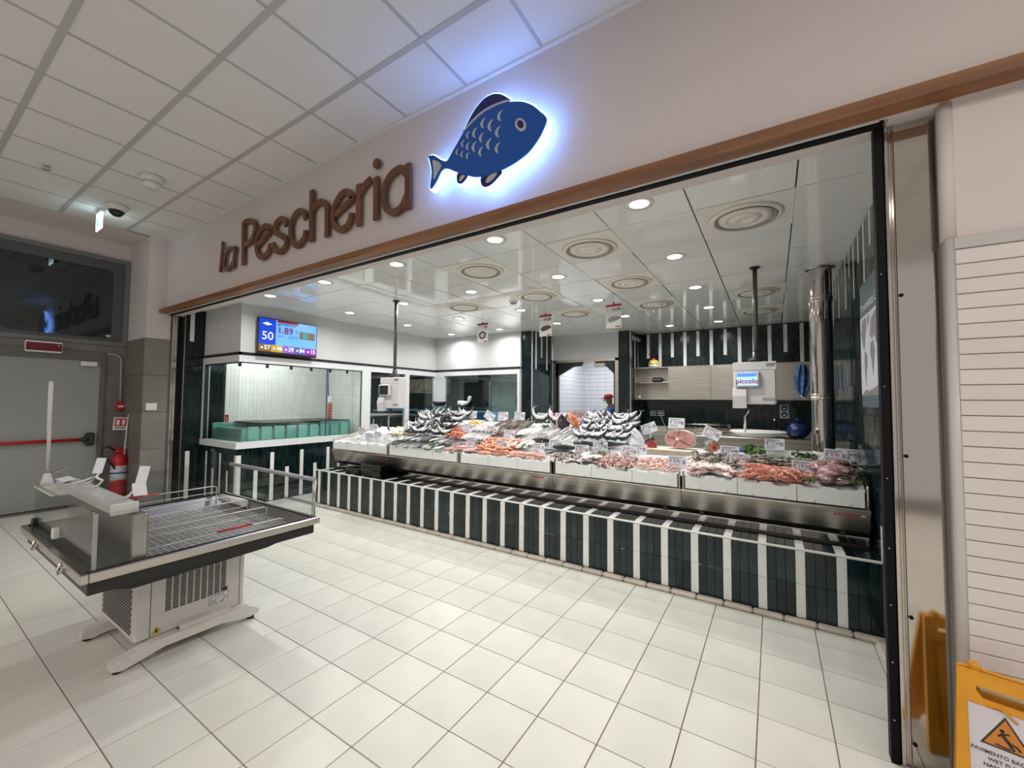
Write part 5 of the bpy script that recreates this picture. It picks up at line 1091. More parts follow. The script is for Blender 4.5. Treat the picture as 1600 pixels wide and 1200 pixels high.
# ---------------------------------------------------------------- hanging scales
m_sc = mat('scale_white', (.66, .66, .67), .35)
def scale(px, py, zt, label, lit, pan=True):
    """px,py: pole; zt: top of the housing"""
    t = thing('hanging_scale', label, 'scale', (px, py, zt-.42), 'hanging scales over the counter')
    X = lambda d: px+d
    part('pole', MB().tube([(px, py, zt+.06), (px, py, ZS)], .021, 12), mat('pole_brown', (.10, .09, .08), .35, .3), t)
    part('collar', MB().lathe([(.075, 0), (.07, .03), (.035, .05), (.032, .10)], (px, py, zt), 18), m_blackp, t)
    part('ceiling_plate', MB().lathe([(.05, 0), (.045, .01)], (px, py, ZS-.012), 14), m_blackp, t)
    h = part('housing', MB().cbox(X(-.20), py-.07, zt-.42, X(.165), py+.07, zt, .012), m_sc, t)
    part('top_band', MB().cbox(X(-.203), py-.075, zt-.085, X(.168), py-.06, zt-.002, .004), m_sc, h)
    part('vent_slot', MB().box(X(.08), py-.077, zt-.03, X(.16), py-.074, zt-.022), m_blackp, h); part('vent_slot', MB().box(X(.085), py-.077, zt-.048, X(.15), py-.074, zt-.040), m_blackp, h)
    part('badge', MB().box(X(.05), py-.072, zt-.385, X(.155), py-.0695, zt-.355), mat('badge_grey', (.35, .35, .36), .4), h)
    s_ = part('screen_unit', MB().cbox(X(-.185), py-.12, zt-.25, X(.03), py-.068, zt-.098, .01), m_sc, t)
    part('screen', MB().box(X(-.165), py-.1215, zt-.235, X(.01), py-.1195, zt-.112), emi('scale_lcd', (.50, .74, 1.0), .9) if lit else mat('lcd_dark', (.03, .035, .045), .15), s_)
    if lit:
        part('screen_bar', MB().box(X(-.163), py-.1222, zt-.15, X(.005), py-.1214, zt-.116), emi('lcd_blue', (.10, .32, .85), .8), s_)
        part('brand_text', MB().text('piccolo', (X(-.078), py-.1226, zt-.215), (1, 0, 0), ZU, .066, align='CENTER', bold=.025), emi('lcd_red', (.22, .008, .06), .7), s_)
    q = MB(); q.prism([(py-.06, zt-.26), (py-.10, zt-.27), (py-.125, zt-.34), (py-.11, zt-.46), (py-.06, zt-.455)], lambda a, b: (X(-.205), a, b), lambda a, b: (X(-.085), a, b)); part('printer', q, m_sc, t)
    part('hanger_rod', MB().tube([(X(-.06), py, zt-.42), (X(-.07), py, zt-.50), (X(-.105), py, zt-.55), (X(-.11), py, zt-.70)], .011, 8), m_mirror, t)
    part('swivel', MB().tube([(X(-.055), py, zt-.40), (X(-.065), py, zt-.49)], .02, 8), m_blackp, t)
    if not pan: part('hook', MB().tube([(X(-.11), py, zt-.62), (X(-.11), py, zt-.70), (X(-.08), py, zt-.72)], .012, 8), m_blackp, t); return t
    part('pan', MB().lathe([(.0, 0), (.15, .0), (.25, .045), (.245, .05), (.148, .008), (.0, .006)], (X(.0), py, zt-.735), 28), mat('pan_white', (.82, .82, .80), .2), t)
    part('pan_bracket', MB().tube([(X(-.11), py, zt-.70), (X(-.02), py, zt-.728)], .009, 6), m_mirror, t)
    return t
scale(1.75, 2.95, 1.93, 'hanging white scale with lit display reading piccolo', True)
scale(-2.47, 2.05, 1.83, 'hanging white scale with dark display on the left pole', False, False)

# ---------------------------------------------------------------- leaflets hanging from the ceiling
m_paper = mat('leaflet_paper', (.78, .78, .77), .5); m_lred = mat('leaflet_red', (.42, .015, .02), .5); m_lbk = mat('leaflet_black', (.03, .028, .028), .5)
for k, (x0, x1, z1, lb_, pr_) in enumerate(((-2.019, -1.817, 2.732, 'hanging leaflet with a dark framed tray picture', '4,9'), (-.908, -.713, 2.746, 'hanging leaflet with a brown loaf shaped fish picture', '14,90'), (.075, .276, 2.776, 'hanging leaflet with a silver fish picture, rightmost', '15,90'))):
    y = 3.3; xm = (x0+x1)/2; t = thing('hanging_leaflet', lb_, 'leaflet', (xm, y, z1-.31), 'leaflets hanging over the counter')
    part('sheet', MB().box(x0, y, z1-.305, x1, y+.003, z1), m_paper, t); part('red_header', MB().box(x0, y-.001, z1-.028, x1, y, z1), m_lred, t)
    part('price_print', MB().text(pr_, (x1-.008, y-.0015, z1-.085), (1, 0, 0), ZU, .055, align='RIGHT', bold=.02), m_lbk, t)
    part('red_print', MB().box(x1-.08, y-.001, z1-.295, x1-.01, y, z1-.28), m_lred, t)
    q = MB(); a = .07
    if k == 0:
        poly = [(xm-a, z1-.16), (xm, z1-.12), (xm+a, z1-.16), (xm+a*.8, z1-.23), (xm-.01, z1-.255), (xm-a*.9, z1-.22)]; q.prism(poly, lambda x, z: (x, y, z), lambda x, z: (x, y-.001, z)); part('picture', q, m_lbk, t)
        part('picture', MB().prism([(xm+(px-xm)*.62, z1-.19+(pz-z1+.19)*.62) for px, pz in poly], lambda x, z: (x, y-.001, z), lambda x, z: (x, y-.002, z)), mat('pic_pink', (.60, .48, .45), .5), t)
    else:
        poly = [(xm-.085, z1-.20), (xm-.05, z1-.165), (xm+.03, z1-.15), (xm+.085, z1-.165), (xm+.09, z1-.19), (xm+.02, z1-.22), (xm-.05, z1-.235)]
        q.prism(poly, lambda x, z: (x, y, z), lambda x, z: (x, y-.001, z)); part('picture', q, mat('pic_brown', (.10, .05, .03), .5) if k == 1 else mat('pic_silver', (.28, .29, .30), .4, var=.6, vscale=(60, 60, 60)), t)
    part('thread', MB().tube([(xm, y, z1), (xm, y, ZS)], .0012, 4), m_lbk, t); part('clip', MB().cbox(xm-.012, y-.004, z1-.004, xm+.012, y+.006, z1+.02, .003), m_lbk, t)

# ---------------------------------------------------------------- niche: shelves, worktop and small things
sh = thing('steel_wall_cabinet', 'long stainless wall cabinet with open left shelves', 'cabinet', (.98, 6.4, 1.575))
q = MB(); q.box(-.40, 6.22, 2.17, 2.42, 6.56, 2.19); q.box(-.40, 6.22, 1.572, 2.42, 6.56, 1.59); q.box(-.40, 6.22, 1.59, -.38, 6.56, 2.17); q.box(.24, 6.22, 1.59, .26, 6.56, 2.17); q.box(2.40, 6.22, 1.59, 2.42, 6.56, 2.17); q.box(-.38, 6.55, 1.59, 2.40, 6.558, 2.17)
part('carcass', q, m_inox, sh); part('shelf', MB().box(-.38, 6.23, 1.885, .24, 6.55, 1.90), m_inox, sh)
for a, b in ((.262, .965), (1.07, 1.75), (1.76, 2.40)):
    d = part('door', MB().cbox(a, 6.205, 1.592, b, 6.222, 2.168, .003), m_inox, sh); part('handle', MB().box(b-.03, 6.198, 1.60, b-.022, 6.205, 2.16), m_mirror, d)
part('filler', MB().box(.965, 6.215, 1.592, 1.07, 6.225, 2.168), m_inox, sh)
gb = thing('gift_basket', 'yellow and red wrapped gift basket on top of the steel cabinet', 'basket', (-.06, 6.35, 2.19))
mb = MB().sphere((-.06, 6.35, 2.27), .10, 10, 7, 0, (1.05, .8, .8)); part('yellow_wrap', mb, mat('wrap_yellow', (.55, .45, .10), .25, var=.7, vscale=(26, 26, 26)), gb)
mb = MB()
for k in range(9):
    a = k*.7; mb.add([(-.06, 6.35, 2.34), (-.06+.02*math.cos(a), 6.35+.02*math.sin(a), 2.36), (-.06+.10*math.cos(a), 6.35+.06*math.sin(a), 2.46), (-.06+.07*math.cos(a+.4), 6.35+.05*math.sin(a+.4), 2.47), (-.058, 6.352, 2.342)], [(0, 1, 2, 3, 4)])
part('clear_wrap_top', mb, glass_mat('cellophane', (.6, .62, .64), .9, .1), gb); part('red_bow', MB().sphere((-.06, 6.34, 2.35), .035, 8, 6, 0, (1.2, 1, .8)), m_red, gb); part('white_base', MB().lathe([(.085, 0), (.10, .05), (.09, .05)], (-.06, 6.35, 2.19), 16), m_plast, gb)
t = thing('dark_bag', 'dark pouch lying on the open steel shelf', 'pouch', (.02, 6.35, 1.90)); part('pouch', MB().cbox(-.08, 6.28, 1.90, .11, 6.44, 2.0, .03), mat('navy_cloth', (.012, .012, .022), .7), t); part('zip', MB().box(-.06, 6.278, 1.95, .09, 6.281, 1.956), m_inox, t)
t = thing('paper_sheet', 'white paper beside the dark pouch on the shelf', 'paper', (.18, 6.32, 1.90)); part('sheet', MB().cbox(.12, 6.24, 1.90, .235, 6.40, 1.912, .003), m_paper, t)
t = thing('white_cup', 'small white cup at the bottom of the open shelves', 'cup', (-.32, 6.30, 1.59)); part('cup', MB().lathe([(.0, 0), (.022, 0), (.028, .05), (.024, .05), (.019, .006), (.0, .006)], (-.32, 6.30, 1.59), 14), m_plast, t)
wk = thing('steel_worktop', 'stainless worktop with sink along the rear wall', 'worktop', (1.3, 6.2, 0))
part('top', MB().cbox(-.38, 5.86, .92, 2.42, 6.54, .96, .006), m_inox, wk); part('upstand', MB().box(-.38, 6.52, .96, 2.42, 6.54, 1.06), m_inox, wk); part('front', MB().box(-.36, 5.90, .12, 2.40, 5.92, .92), m_inox, wk)
for x in (-.30, .6, 1.5, 2.34): part('leg', MB().tube([(x, 6.4, 0), (x, 6.4, .93)], .02, 8), m_inox, wk)
q = MB(); q.box(1.6, 6.0, .961, 2.2, 6.4, .963); part('sink_bowl', q, m_black, wk)
t = thing('tray_rack', 'low stainless rack of trays on the rear worktop', 'rack', (.85, 6.1, .96))
for z in (1.0, 1.06, 1.14): part('rail', MB().tube([(.45, 5.95, z), (1.25, 5.95, z), (1.25, 6.3, z), (.45, 6.3, z), (.45, 5.95, z)], .008, 6), m_mirror, t)
for x in (.45, 1.25):
    for y in (5.95, 6.3): part('upright', MB().tube([(x, y, .96), (x, y, 1.16)], .008, 6), m_mirror, t)
t = thing('tap', 'curved steel tap over the rear sink', 'tap', (1.9, 6.45, .96)); part('spout', MB().tube([(1.9, 6.45, .96), (1.9, 6.45, 1.2), (1.9, 6.40, 1.27), (1.9, 6.28, 1.27), (1.9, 6.22, 1.22)], .014, 8), m_mirror, t); part('lever', MB().tube([(1.9, 6.45, 1.05), (1.98, 6.45, 1.08)], .008, 6), m_mirror, t)
for k, (x0, x1) in enumerate(((-.176, -.065), (-.04, .092))):
    t = thing('wall_socket', ['pale framed wall socket above the worktop, left one', 'pale framed wall socket above the worktop, right one'][k], 'socket', ((x0+x1)/2, 6.54, 1.255), 'wall sockets above the worktop')
    part('frame', MB().cbox(x0, 6.535, 1.255, x1, 6.555, 1.36, .004), mat('socket_frame', (.40, .41, .42), .4), t); part('insert', MB().box(x0+.012, 6.531, 1.275, x1-.012, 6.536, 1.34), m_blackp, t); part('outlet', MB().box(x0+.03, 6.528, 1.30, x1-.03, 6.532, 1.32), m_plast, t)
for k, (x0, dx) in enumerate(((-.12, -.14), (.03, .12))): tag(MB().tube([(x0, 6.52, 1.27), (x0+dx*.5, 6.50, 1.12), (x0+dx, 6.48, .97)], .005, 6).build('power_cord', m_plast if k else m_blackp), ['dark power cord below the left wall socket', 'pale power cord below the right wall socket'][k], 'cord')
t = thing('safety_sign', 'small framed hygiene sign with blue round symbols on the dark tiles', 'sign', (2.04, 6.545, 1.265)); part('plate', MB().cbox(1.977, 6.54, 1.265, 2.109, 6.556, 1.50, .004), mat('sign_grey', (.50, .52, .56), .4), t)
for z in (1.435, 1.33): part('round_symbol', MB().lathe([(.046, 0), (.046, .002)], (2.043, 6.54, z), 18, (0, -1, 0), sm=False), mat('sign_navy', (.012, .03, .14), .4), t); part('pictogram', MB().sphere((2.043, 6.537, z-.006), .02, 8, 5, 0, (1.1, .1, .8)), m_plast, t)
t = thing('blue_apron', 'blue folded apron hanging on the right end of the cabinet', 'apron', (2.28, 6.16, 1.58))
mb = MB(); K = 14
for i in range(K+1):
    for j in range(13):
        u = i/K; v = j/12; w = .115*(.55+.45*math.sin(PI*min(1, v*1.05)))*(1 if v < .7 else 1-.9*(v-.7)); mb.v.append((2.28+(u-.5)*2*w, 6.16-.05*math.sin(PI*u)+.018*math.sin(u*16+v*3), 2.13-.50*v))
for i in range(K):
    for j in range(12):
        a = i*13+j; mb.f.append([a, a+1, a+14, a+13]); mb.m.append(0); mb.s.append(True)
n0 = len(mb.v); mb.v += [(x, y+.03, z) for x, y, z in mb.v]; mb.f += [[q_+n0 for q_ in f_[::-1]] for f_ in mb.f]; mb.m += [0]*len(mb.m); mb.s += [True]*len(mb.s)
part('cloth', mb, mat('apron_blue', (.05, .13, .30), .3, var=.5, vscale=(14, 14, 14)), t); part('strap', MB().tube([(2.24, 6.14, 1.66), (2.30, 6.12, 1.60), (2.36, 6.12, 1.575)], .01, 6), m_plast, t); part('hook', MB().tube([(2.28, 6.20, 2.15), (2.28, 6.15, 2.14), (2.28, 6.14, 2.12)], .006, 6), m_inox, t)
t = thing('blue_bag', 'crumpled blue bag on the worktop beside the steel pipe', 'bag', (2.2, 6.05, .96))
mb = MB(); mb.sphere((0, 0, 0), 1, 16, 12); mb.v = [(2.20+v[0]*.15*(1+.25*noise.noise(Vector(v)*2.5)), 6.02+v[1]*.14, 1.10+v[2]*.13*(1+.3*noise.noise(Vector(v)*2.1+Vector((4, 0, 0))))) for v in mb.v]
part('bag', mb, mat('bag_blue', (.008, .022, .11), .25, bump=.6, bscale=(18, 18, 18), bdist=.03), t); part('knot', MB().tube([(2.20, 6.02, 1.20), (2.21, 6.0, 1.26), (2.18, 6.0, 1.29)], [.03, .018, .03], 8), mat('bag_blue'), t)
# steel flue pipe
t = thing('flue_pipe', 'thick polished steel pipe rising to the ceiling behind the counter', 'pipe', (2.30, 3.32, .60))
part('pipe', MB().lathe([(.097, .60), (.097, 2.885)], (2.302, 3.32, 0), 32, caps=False), m_mirror, t)
for z in (2.568, 1.59, 1.02): part('joint_band', MB().lathe([(.098, -.03), (.104, -.028), (.104, -.006), (.100, -.004), (.100, .004), (.104, .006), (.104, .028), (.098, .03)], (2.302, 3.32, z), 32, caps=False), m_mirror, t)
part('ceiling_rose', MB().lathe([(.105, 0), (.125, .004), (.125, .008), (.098, .009)], (2.302, 3.32, 2.879), 32, caps=False), m_mirror, t)
part('foot_plate', MB().lathe([(.097, .0), (.12, .0), (.12, .02), (.097, .02)], (2.302, 3.32, .60), 24, caps=False), m_inox, t)
t = thing('rear_cabinet', 'stainless cabinet behind the counter carrying the steel pipe', 'cabinet', (1.9, 3.4, 0)); part('body', MB().cbox(1.35, 3.08, 0, 2.45, 3.75, .60, .006), m_inox, t)
for a in (1.36, 1.91): part('door', MB().cbox(a, 3.07, .05, a+.53, 3.08, .58, .003), m_inox, t)
# map poster on the right wall
ps = thing('map_poster', 'tall blue grey poster with a world map on the right tile wall', 'poster', (2.463, 1.75, 1.50))
part('board', MB().box(2.460, 1.22, 1.50, 2.467, 2.262, 2.41), mat('poster_slate', (.075, .115, .145), .4), ps)
part('map_ground', MB().box(2.458, 1.24, 1.585, 2.4605, 2.258, 2.165), mat('poster_pale', (.55, .56, .60), .45), ps)
part('title', MB().text('Provenienza Consapevole', (2.4575, 2.235, 2.205), (0, -1, 0), ZU, .094), mat('poster_white', (.75, .76, .78), .4), ps)
m_land = mat('poster_land', (.20, .19, .20), .5)
def yz(l): return [(2.262-.95*a*.72-.02, 1.62+b*.54) for a, b in l]
for l in ([(.02, .80), (.10, .96), (.30, .98), (.34, .86), (.26, .74), (.22, .60), (.16, .56), (.08, .66)], [(.20, .54), (.32, .48), (.34, .36), (.27, .22), (.24, .04), (.20, .16), (.17, .40)], [(.52, .60), (.64, .62), (.72, .48), (.66, .30), (.60, .18), (.55, .36), (.48, .48)], [(.48, .70), (.56, .90), (.80, .98), (1.1, .92), (1.25, .80), (1.1, .64), (.98, .50), (.90, .62), (.78, .56), (.70, .68), (.58, .64)], [(1.05, .34), (1.2, .38), (1.28, .26), (1.15, .18), (1.02, .22)], [(.36, .96), (.48, .98), (.46, .86), (.40, .84)]):
    part('continent', MB().prism(yz(l), lambda a, b: (2.4585, a, b), lambda a, b: (2.4572, a, b)), m_land, ps)
part('antarctica', MB().prism([(2.25, 1.587), (1.3, 1.587), (1.35, 1.66), (1.7, 1.645), (1.95, 1.615), (2.1, 1.625)], lambda a, b: (2.4585, a, b), lambda a, b: (2.4572, a, b)), m_land, ps)

# ---------------------------------------------------------------- fixtures on the left wall
t = thing('emergency_lamp', 'red and white emergency lamp bar over the grey exit door', 'emergency lamp', (-6.46, -.55, 2.13)); part('body', MB().cbox(-6.50, -.72, 2.13, -6.41, -.38, 2.285, .012), m_plast, t); part('red_lens', MB().cbox(-6.412, -.715, 2.152, -6.403, -.39, 2.258, .004), mat('lens_red', (.16, .008, .012), .2), t); part('led', MB().sphere((-6.402, -.42, 2.23), .008, 8, 5), m_plast, t)
q = MB().tube([(-6.478, -.38, 2.177), (-6.478, .14, 2.177), (-6.478, .20, 2.165), (-6.478, .235, 2.13), (-6.478, .245, 2.08), (-6.478, .255, 1.46)], .011, 8)
tag(q.build('conduit', mat('conduit_grey', (.45, .45, .44), .35)), 'thin grey conduit from the emergency lamp down to the call point', 'conduit')
t = thing('call_point', 'small red fire call point on the grey stone tiles', 'call point', (-6.47, .255, 1.335)); part('box', MB().cbox(-6.492, .205, 1.335, -6.43, .295, 1.462, .008), m_red, t); part('label_strip', MB().box(-6.431, .222, 1.38, -6.428, .282, 1.41), m_plast, t)
fe = thing('fire_extinguisher', 'red fire extinguisher on a stand with a flag sign', 'fire extinguisher', (-6.22, .19, 0)); fx, fy = -6.22, .21
part('cylinder', MB().lathe([(.0, .05), (.085, .05), (.092, .07), (.092, .60), (.08, .66), (.045, .70), (.03, .72)], (fx, fy, 0), 24), m_red, fe)
part('label_wrap', MB().lathe([(.0925, .33), (.0935, .335), (.0935, .53), (.0925, .535)], (fx, fy, 0), 24, caps=False), mat('ext_label', (.60, .62, .68), .4, var=.3, vscale=(14, 14, 20)), fe)
part('blue_band', MB().lathe([(.0938, .42), (.0943, .42), (.0943, .445), (.0938, .445)], (fx, fy, 0), 24, caps=False), mat('band_blue', (.05, .10, .35), .4), fe)
part('valve', MB().cbox(fx-.03, fy-.05, .72, fx+.03, fy+.05, .77, .01), m_red, fe); part('lever', MB().tube([(fx, fy-.09, .80), (fx, fy+.06, .775)], .01, 6), m_red, fe)
part('hose', MB().tube([(fx, fy-.04, .75), (fx+.02, fy-.13, .82), (fx+.03, fy-.19, .80), (fx+.03, fy-.20, .70), (fx+.06, fy-.13, .62), (fx+.08, fy-.06, .5)], .013, 8), m_blackp, fe)
part('pole', MB().tube([(fx+.02, fy+.03, .05), (fx+.02, fy+.05, .8), (fx+.02, fy+.075, 1.28)], .008, 8), m_alu, fe); part('loop', MB().tube([(fx, fy+.02, .78), (fx, fy+.10, .80), (fx, fy+.14, .72), (fx, fy+.12, .60)], .006, 6), m_alu, fe)
fg = part('flag_sign', MB().obox((fx+.02, fy-.012, 1.145), (.001, 0, 0), (0, .078, -.004), (0, .006, .092)), m_plast, fe); part('flag_red', MB().obox((fx+.0225, fy-.008, 1.165), (.0008, 0, 0), (0, .064, -.003), (0, .004, .056)), m_red, fg)
for d in (-.03, .03): part('flag_symbol', MB().obox((fx+.024, fy-.008+d, 1.165), (.0006, 0, 0), (0, .018, 0), (0, .002, .038)), m_plast, fg)
part('flag_text', MB().obox((fx+.0225, fy-.018, 1.085), (.0006, 0, 0), (0, .06, -.003), (0, 0, .006)), m_lbk, fg); part('foot', MB().lathe([(.13, 0), (.13, .01), (.05, .05)], (fx, fy, 0), 20), m_blackp, fe)
t = thing('switch_plate', 'white switch plate on the corner pilaster', 'switch', (-5.69, .40, 1.35)); part('plate', MB().cbox(-5.697, .335, 1.347, -5.686, .462, 1.45, .004), m_plast, t); part('rocker', MB().cbox(-5.687, .36, 1.37, -5.683, .437, 1.428, .002), m_plast, t)
pbz = .925; pb = thing('panic_bar', 'red panic bar across the grey exit door', 'panic bar', (-6.44, -1.0, pbz)); part('bar', MB().tube([(-6.425, -2.1, pbz), (-6.425, -.10, pbz)], .022, 12), m_red, pb)
part('end_block', MB().cbox(-6.486, -.11, pbz-.09, -6.40, -.02, pbz+.09, .015), m_blackp, pb); part('end_sleeve', MB().tube([(-6.425, -.16, pbz), (-6.425, -.08, pbz)], .03, 12), m_blackp, pb)
# ---------------------------------------------------------------- refrigerated promotion table
ct = thing('chilled_display_table', 'empty chilled promotion table with glass sides on a white wheeled base', 'display table', (-1.5, -.65, 0))
m_cw = mat('cart_white', (.62, .60, .56), .35); m_steel = mat('rim_steel', (.58, .54, .50), .25, 1.0); m_trayd = mat('tray_dark', (.30, .30, .305), .3, .6); m_bk = mat('belly_black', (.012, .012, .013), .4)
x0, x1, y0, y1, zr = -2.20, -.815, -1.245, -.06, .70
q = MB(); q.cbox(x0, y0, zr-.045, x1, y0+.03, zr, .004); q.cbox(x0, y1-.03, zr-.045, x1, y1, zr, .004); q.cbox(x0, y0+.031, zr-.045, x0+.03, y1-.031, zr, .004); q.cbox(x1-.03, y0+.031, zr-.045, x1, y1-.031, zr, .004)
part('rim', q, m_steel, ct)
# recessed tray
q = MB(); a, b, c, d = x0+.03, x1-.03, y0+.03, y1-.03; e = .07; zb = .60
q.add([(a, c, zr-.005), (b, c, zr-.005), (b, d, zr-.005), (a, d, zr-.005), (a+e, c+e, zb), (b-e, c+e, zb), (b-e, d-e, zb), (a+e, d-e, zb)], [(0, 1, 5, 4), (1, 2, 6, 5), (2, 3, 7, 6), (3, 0, 4, 7), (4, 5, 6, 7)]); part('tray', q, m_trayd, ct)
q = MB(); q.box(a-.004, c-.004, zr-.004, a+.008, d+.004, zr+.003); q.box(b-.008, c-.004, zr-.004, b+.004, d+.004, zr+.003); q.box(a, d-.008, zr-.004, b, d+.004, zr+.003); part('black_gasket', q, m_bk, ct)
# belly: trapezoid along y
prof = [(-1.17, .594), (-.11, .594), (-.14, .585), (-.36, .55), (-1.02, .535), (-1.15, .575)]
part('belly', MB().prism(prof, lambda yy, z: (-2.10, yy, z), lambda yy, z: (-.93, yy, z)), m_bk, ct)
part('belly_skirt', MB().box(-2.17, -1.215, .594, -2.165, -.09, .656).box(-.845, -1.215, .594, -.84, -.09, .656).box(-2.165, -1.215, .594, -.845, -1.21, .656).box(-2.165, -.095, .594, -.845, -.09, .656).box(-2.165, -1.21, .590, -.845, -.095, .5938), m_bk, ct)
q = MB()
for yy in (-1.0, -.22): q.tube([(-.90, yy, .67), (-.895, yy, .62), (-.91, yy+.01, .585), (-.94, yy-.03, .565)], .008, 6)
part('latch', q, m_steel, ct)
for yy in (-.78, -.40): part('clip', MB().tube([(-1.235, yy, .50), (-1.22, yy+.01, .485), (-1.225, yy-.01, .46)], .008, 6), m_bk, ct)
for xx in (-1.75, -1.15): part('hook', MB().tube([(xx, y0-.002, zr-.01), (xx-.01, y0-.012, zr-.04), (xx+.02, y0-.014, zr-.055), (xx+.05, y0-.002, zr-.03)], .006, 6), m_steel, ct)
# compressor box with vents
bx0, bx1, by0, by1, bz0, bz1 = -1.88, -1.245, -.925, -.34, .098, .545
cz = part('compressor_box', MB().cbox(bx0, by0, bz0, bx1, by1, bz1, .012), m_cw, ct)
m_slot = mat('slot_dark', (.015, .012, .012), .6)
q = MB()
for r in range(20):
    for k in range(9):
        yy = -.785+k*.037+.016; z = .235+r*.0118; q.obox((bx1+.0006, yy, z), (.0012, 0, 0), (0, .0145, 0), (0, -.0, .0036))
o = part('side_vent', q, m_slot, cz); o['kind'] = 'stuff'
q = MB()
for r in range(22):
    for k in range(20): q.obox((bx0+.06+k*.0265+(.013 if r % 2 else 0), by0-.0006, .14+r*.0165), (.0085, 0, 0), (0, .0012, 0), (0, 0, .0055))
o = part('end_vent', q, m_slot, cz); o['kind'] = 'stuff'
part('panel_seam', MB().box(bx1-.001, -.855, .11, bx1+.001, -.852, .50), m_slot, cz); part('panel_seam', MB().box(bx1-.001, -.375, .11, bx1+.001, -.372, .54), m_slot, cz)
part('rating_plate', MB().box(bx1-.001, -.555, .165, bx1+.002, -.44, .235), mat('plate_silver', (.52, .52, .52), .3, var=.4, vscale=(60, 60, 60)), cz); part('code_block', MB().box(bx1-.001, -.475, .235, bx1+.0025, -.448, .26), m_lbk, cz)
q = MB().prism([(-.85, .118), (-.795, .118), (-.8225, .160)], lambda yy, z: (bx1-.0005, yy, z), lambda yy, z: (bx1+.002, yy, z)); part('hazard_sticker', q, mat('haz_yellow', (.62, .42, .03), .4), cz)
part('hazard_symbol', MB().box(bx1+.002, -.828, .124, bx1+.0028, -.817, .146), m_lbk, cz)
# base skids
for xx in (-1.21, -1.78):
    w = .035; prof = [(-1.035, .025), (-.985, .012), (-.80, .055), (-.50, .055), (-.33, .025), (-.275, .035), (-.27, .060), (-.33, .095), (-.42, .105), (-.85, .105), (-1.03, .062)]
    s_ = part('skid', MB().prism(prof, lambda yy, z: (xx-w, yy, z), lambda yy, z: (xx+w, yy, z)), m_cw, ct)
    for yy in (-1.0, -.31): part('rubber_foot', MB().lathe([(.022, 0), (.022, .022)], (xx, yy, 0), 10), m_bk, s_)
part('cross_brace', MB().box(-1.78, -.72, .09, -1.21, -.50, .115), m_cw, ct); part('skid_bridge', MB().box(-1.25, -.72, .095, -1.20, -.44, .13), m_cw, ct)
# glass walls: -Y end with its side return, +Y end, far long side
zt = .965; m_gl = glass_mat('cart_glass', (.90, .92, .92), .9)
part('end_glass', MB().box(-2.17, -1.196, zr, -.85, -1.190, zt), m_gl, ct); part('return_glass', MB().box(-.852, -1.190, zr, -.846, -.995, zt), m_gl, ct)
part('end_glass', MB().box(-2.15, -.070, zr, -.87, -.064, .945), m_gl, ct); part('long_glass', MB().box(-2.165, -1.19, zr, -2.159, -.07, .965), m_gl, ct)
part('corner_profile', MB().box(-.864, -1.200, zr, -.846, -1.186, zt), mat('profile_grey', (.32, .33, .34), .3), ct)
q = MB(); q.tube([(-.872, -.067, zr), (-.872, -.067, .948)], .006, 8); q.tube([(-.90, -.067, zr), (-.90, -.067, .948)], .004, 8); part('corner_rod', q, m_steel, ct)
part('top_tube', MB().tube([(-2.15, -.067, .952), (-.88, -.067, .952)], .015, 10), mat('tube_grey', (.38, .39, .42), .3), ct)
part('glass_clip', MB().cbox(-2.15, -1.21, zr, -2.10, -1.17, zr+.045, .005), m_bk, ct); part('glass_clip', MB().cbox(-1.55, -1.22, zr+.03, -1.51, -1.19, zr+.09, .004), m_plast, ct)
# head compartment: bulkhead and grey lamp channel along x
part('bulkhead', MB().cbox(-2.10, -1.055, .62, -.875, -.99, .925, .006), m_steel, ct)
part('lamp_channel', MB().cbox(-2.06, -1.125, .928, -.93, -1.02, .985, .010), mat('channel_grey', (.46, .47, .47), .35), ct); part('channel_cap', MB().cbox(-.932, -1.127, .926, -.915, -1.018, .987, .006), m_cw, ct)
part('channel_slat', MB().obox((-2.35+.10, -1.09, 1.02), (.14, 0, .02), (0, .03, .01), (0, 0, .003)), m_steel, ct)
part('pole_tray', MB().cbox(-2.19, -1.20, .935, -1.72, -1.10, .945, .003), m_cw, ct)
q = MB(); q.lathe([(.0, 0), (.036, 0), (.026, .035), (.018, .075), (.010, .08)], (-2.14, -1.15, .945), 16); q.tube([(-2.14, -1.15, 1.04), (-2.14, -1.152, 1.30), (-2.14, -1.154, 1.32), (-2.14, -1.156, 1.62), (-2.14, -1.156, 1.63)], [.008, .009, .010, .011, .006], 12)
part('white_pole', q, m_cw, ct)
# wire grids and dividers
m_wire = mat('chrome_wire', (.62, .62, .61), .3, .2)
def grid(name, gx0, gx1, gy0, gy1, z, nx, ny, frame=True):
    q = MB()
    for i in range(nx+1): xx = gx0+(gx1-gx0)*i/nx; q.tube([(xx, gy0, z), (xx, gy1, z)], .0032, 4, 0, False)
    for j in range(ny+1): yy = gy0+(gy1-gy0)*j/ny; q.tube([(gx0, yy, z+.003), (gx1, yy, z+.003)], .0032, 4, 0, False)
    if frame: q.tube([(gx0, gy0, z), (gx1, gy0, z), (gx1, gy1, z), (gx0, gy1, z), (gx0, gy0, z)], .004, 6)
    o = part(name, q, m_wire, ct); o['kind'] = 'stuff'; return o
grid('wire_grid', -2.08, -1.50, -.98, -.15, .63, 14, 22); grid('wire_grid', -1.49, -.91, -.98, -.15, .63, 14, 22)
for xx, zz in ((-2.02, .80), (-1.78, .745), (-1.50, .76), (-1.22, .745), (-1.0, .70)):
    part('wire_divider', MB().tube([(xx, -.97, .64), (xx, -.97, zz), (xx, -.24, zz), (xx, -.22, zz-.01), (xx, -.22, .64)], .0042, 6), m_wire, ct)
    part('wire_divider', MB().tube([(xx, -.97, zz-.05), (xx, -.22, zz-.05)], .003, 6), m_wire, ct)
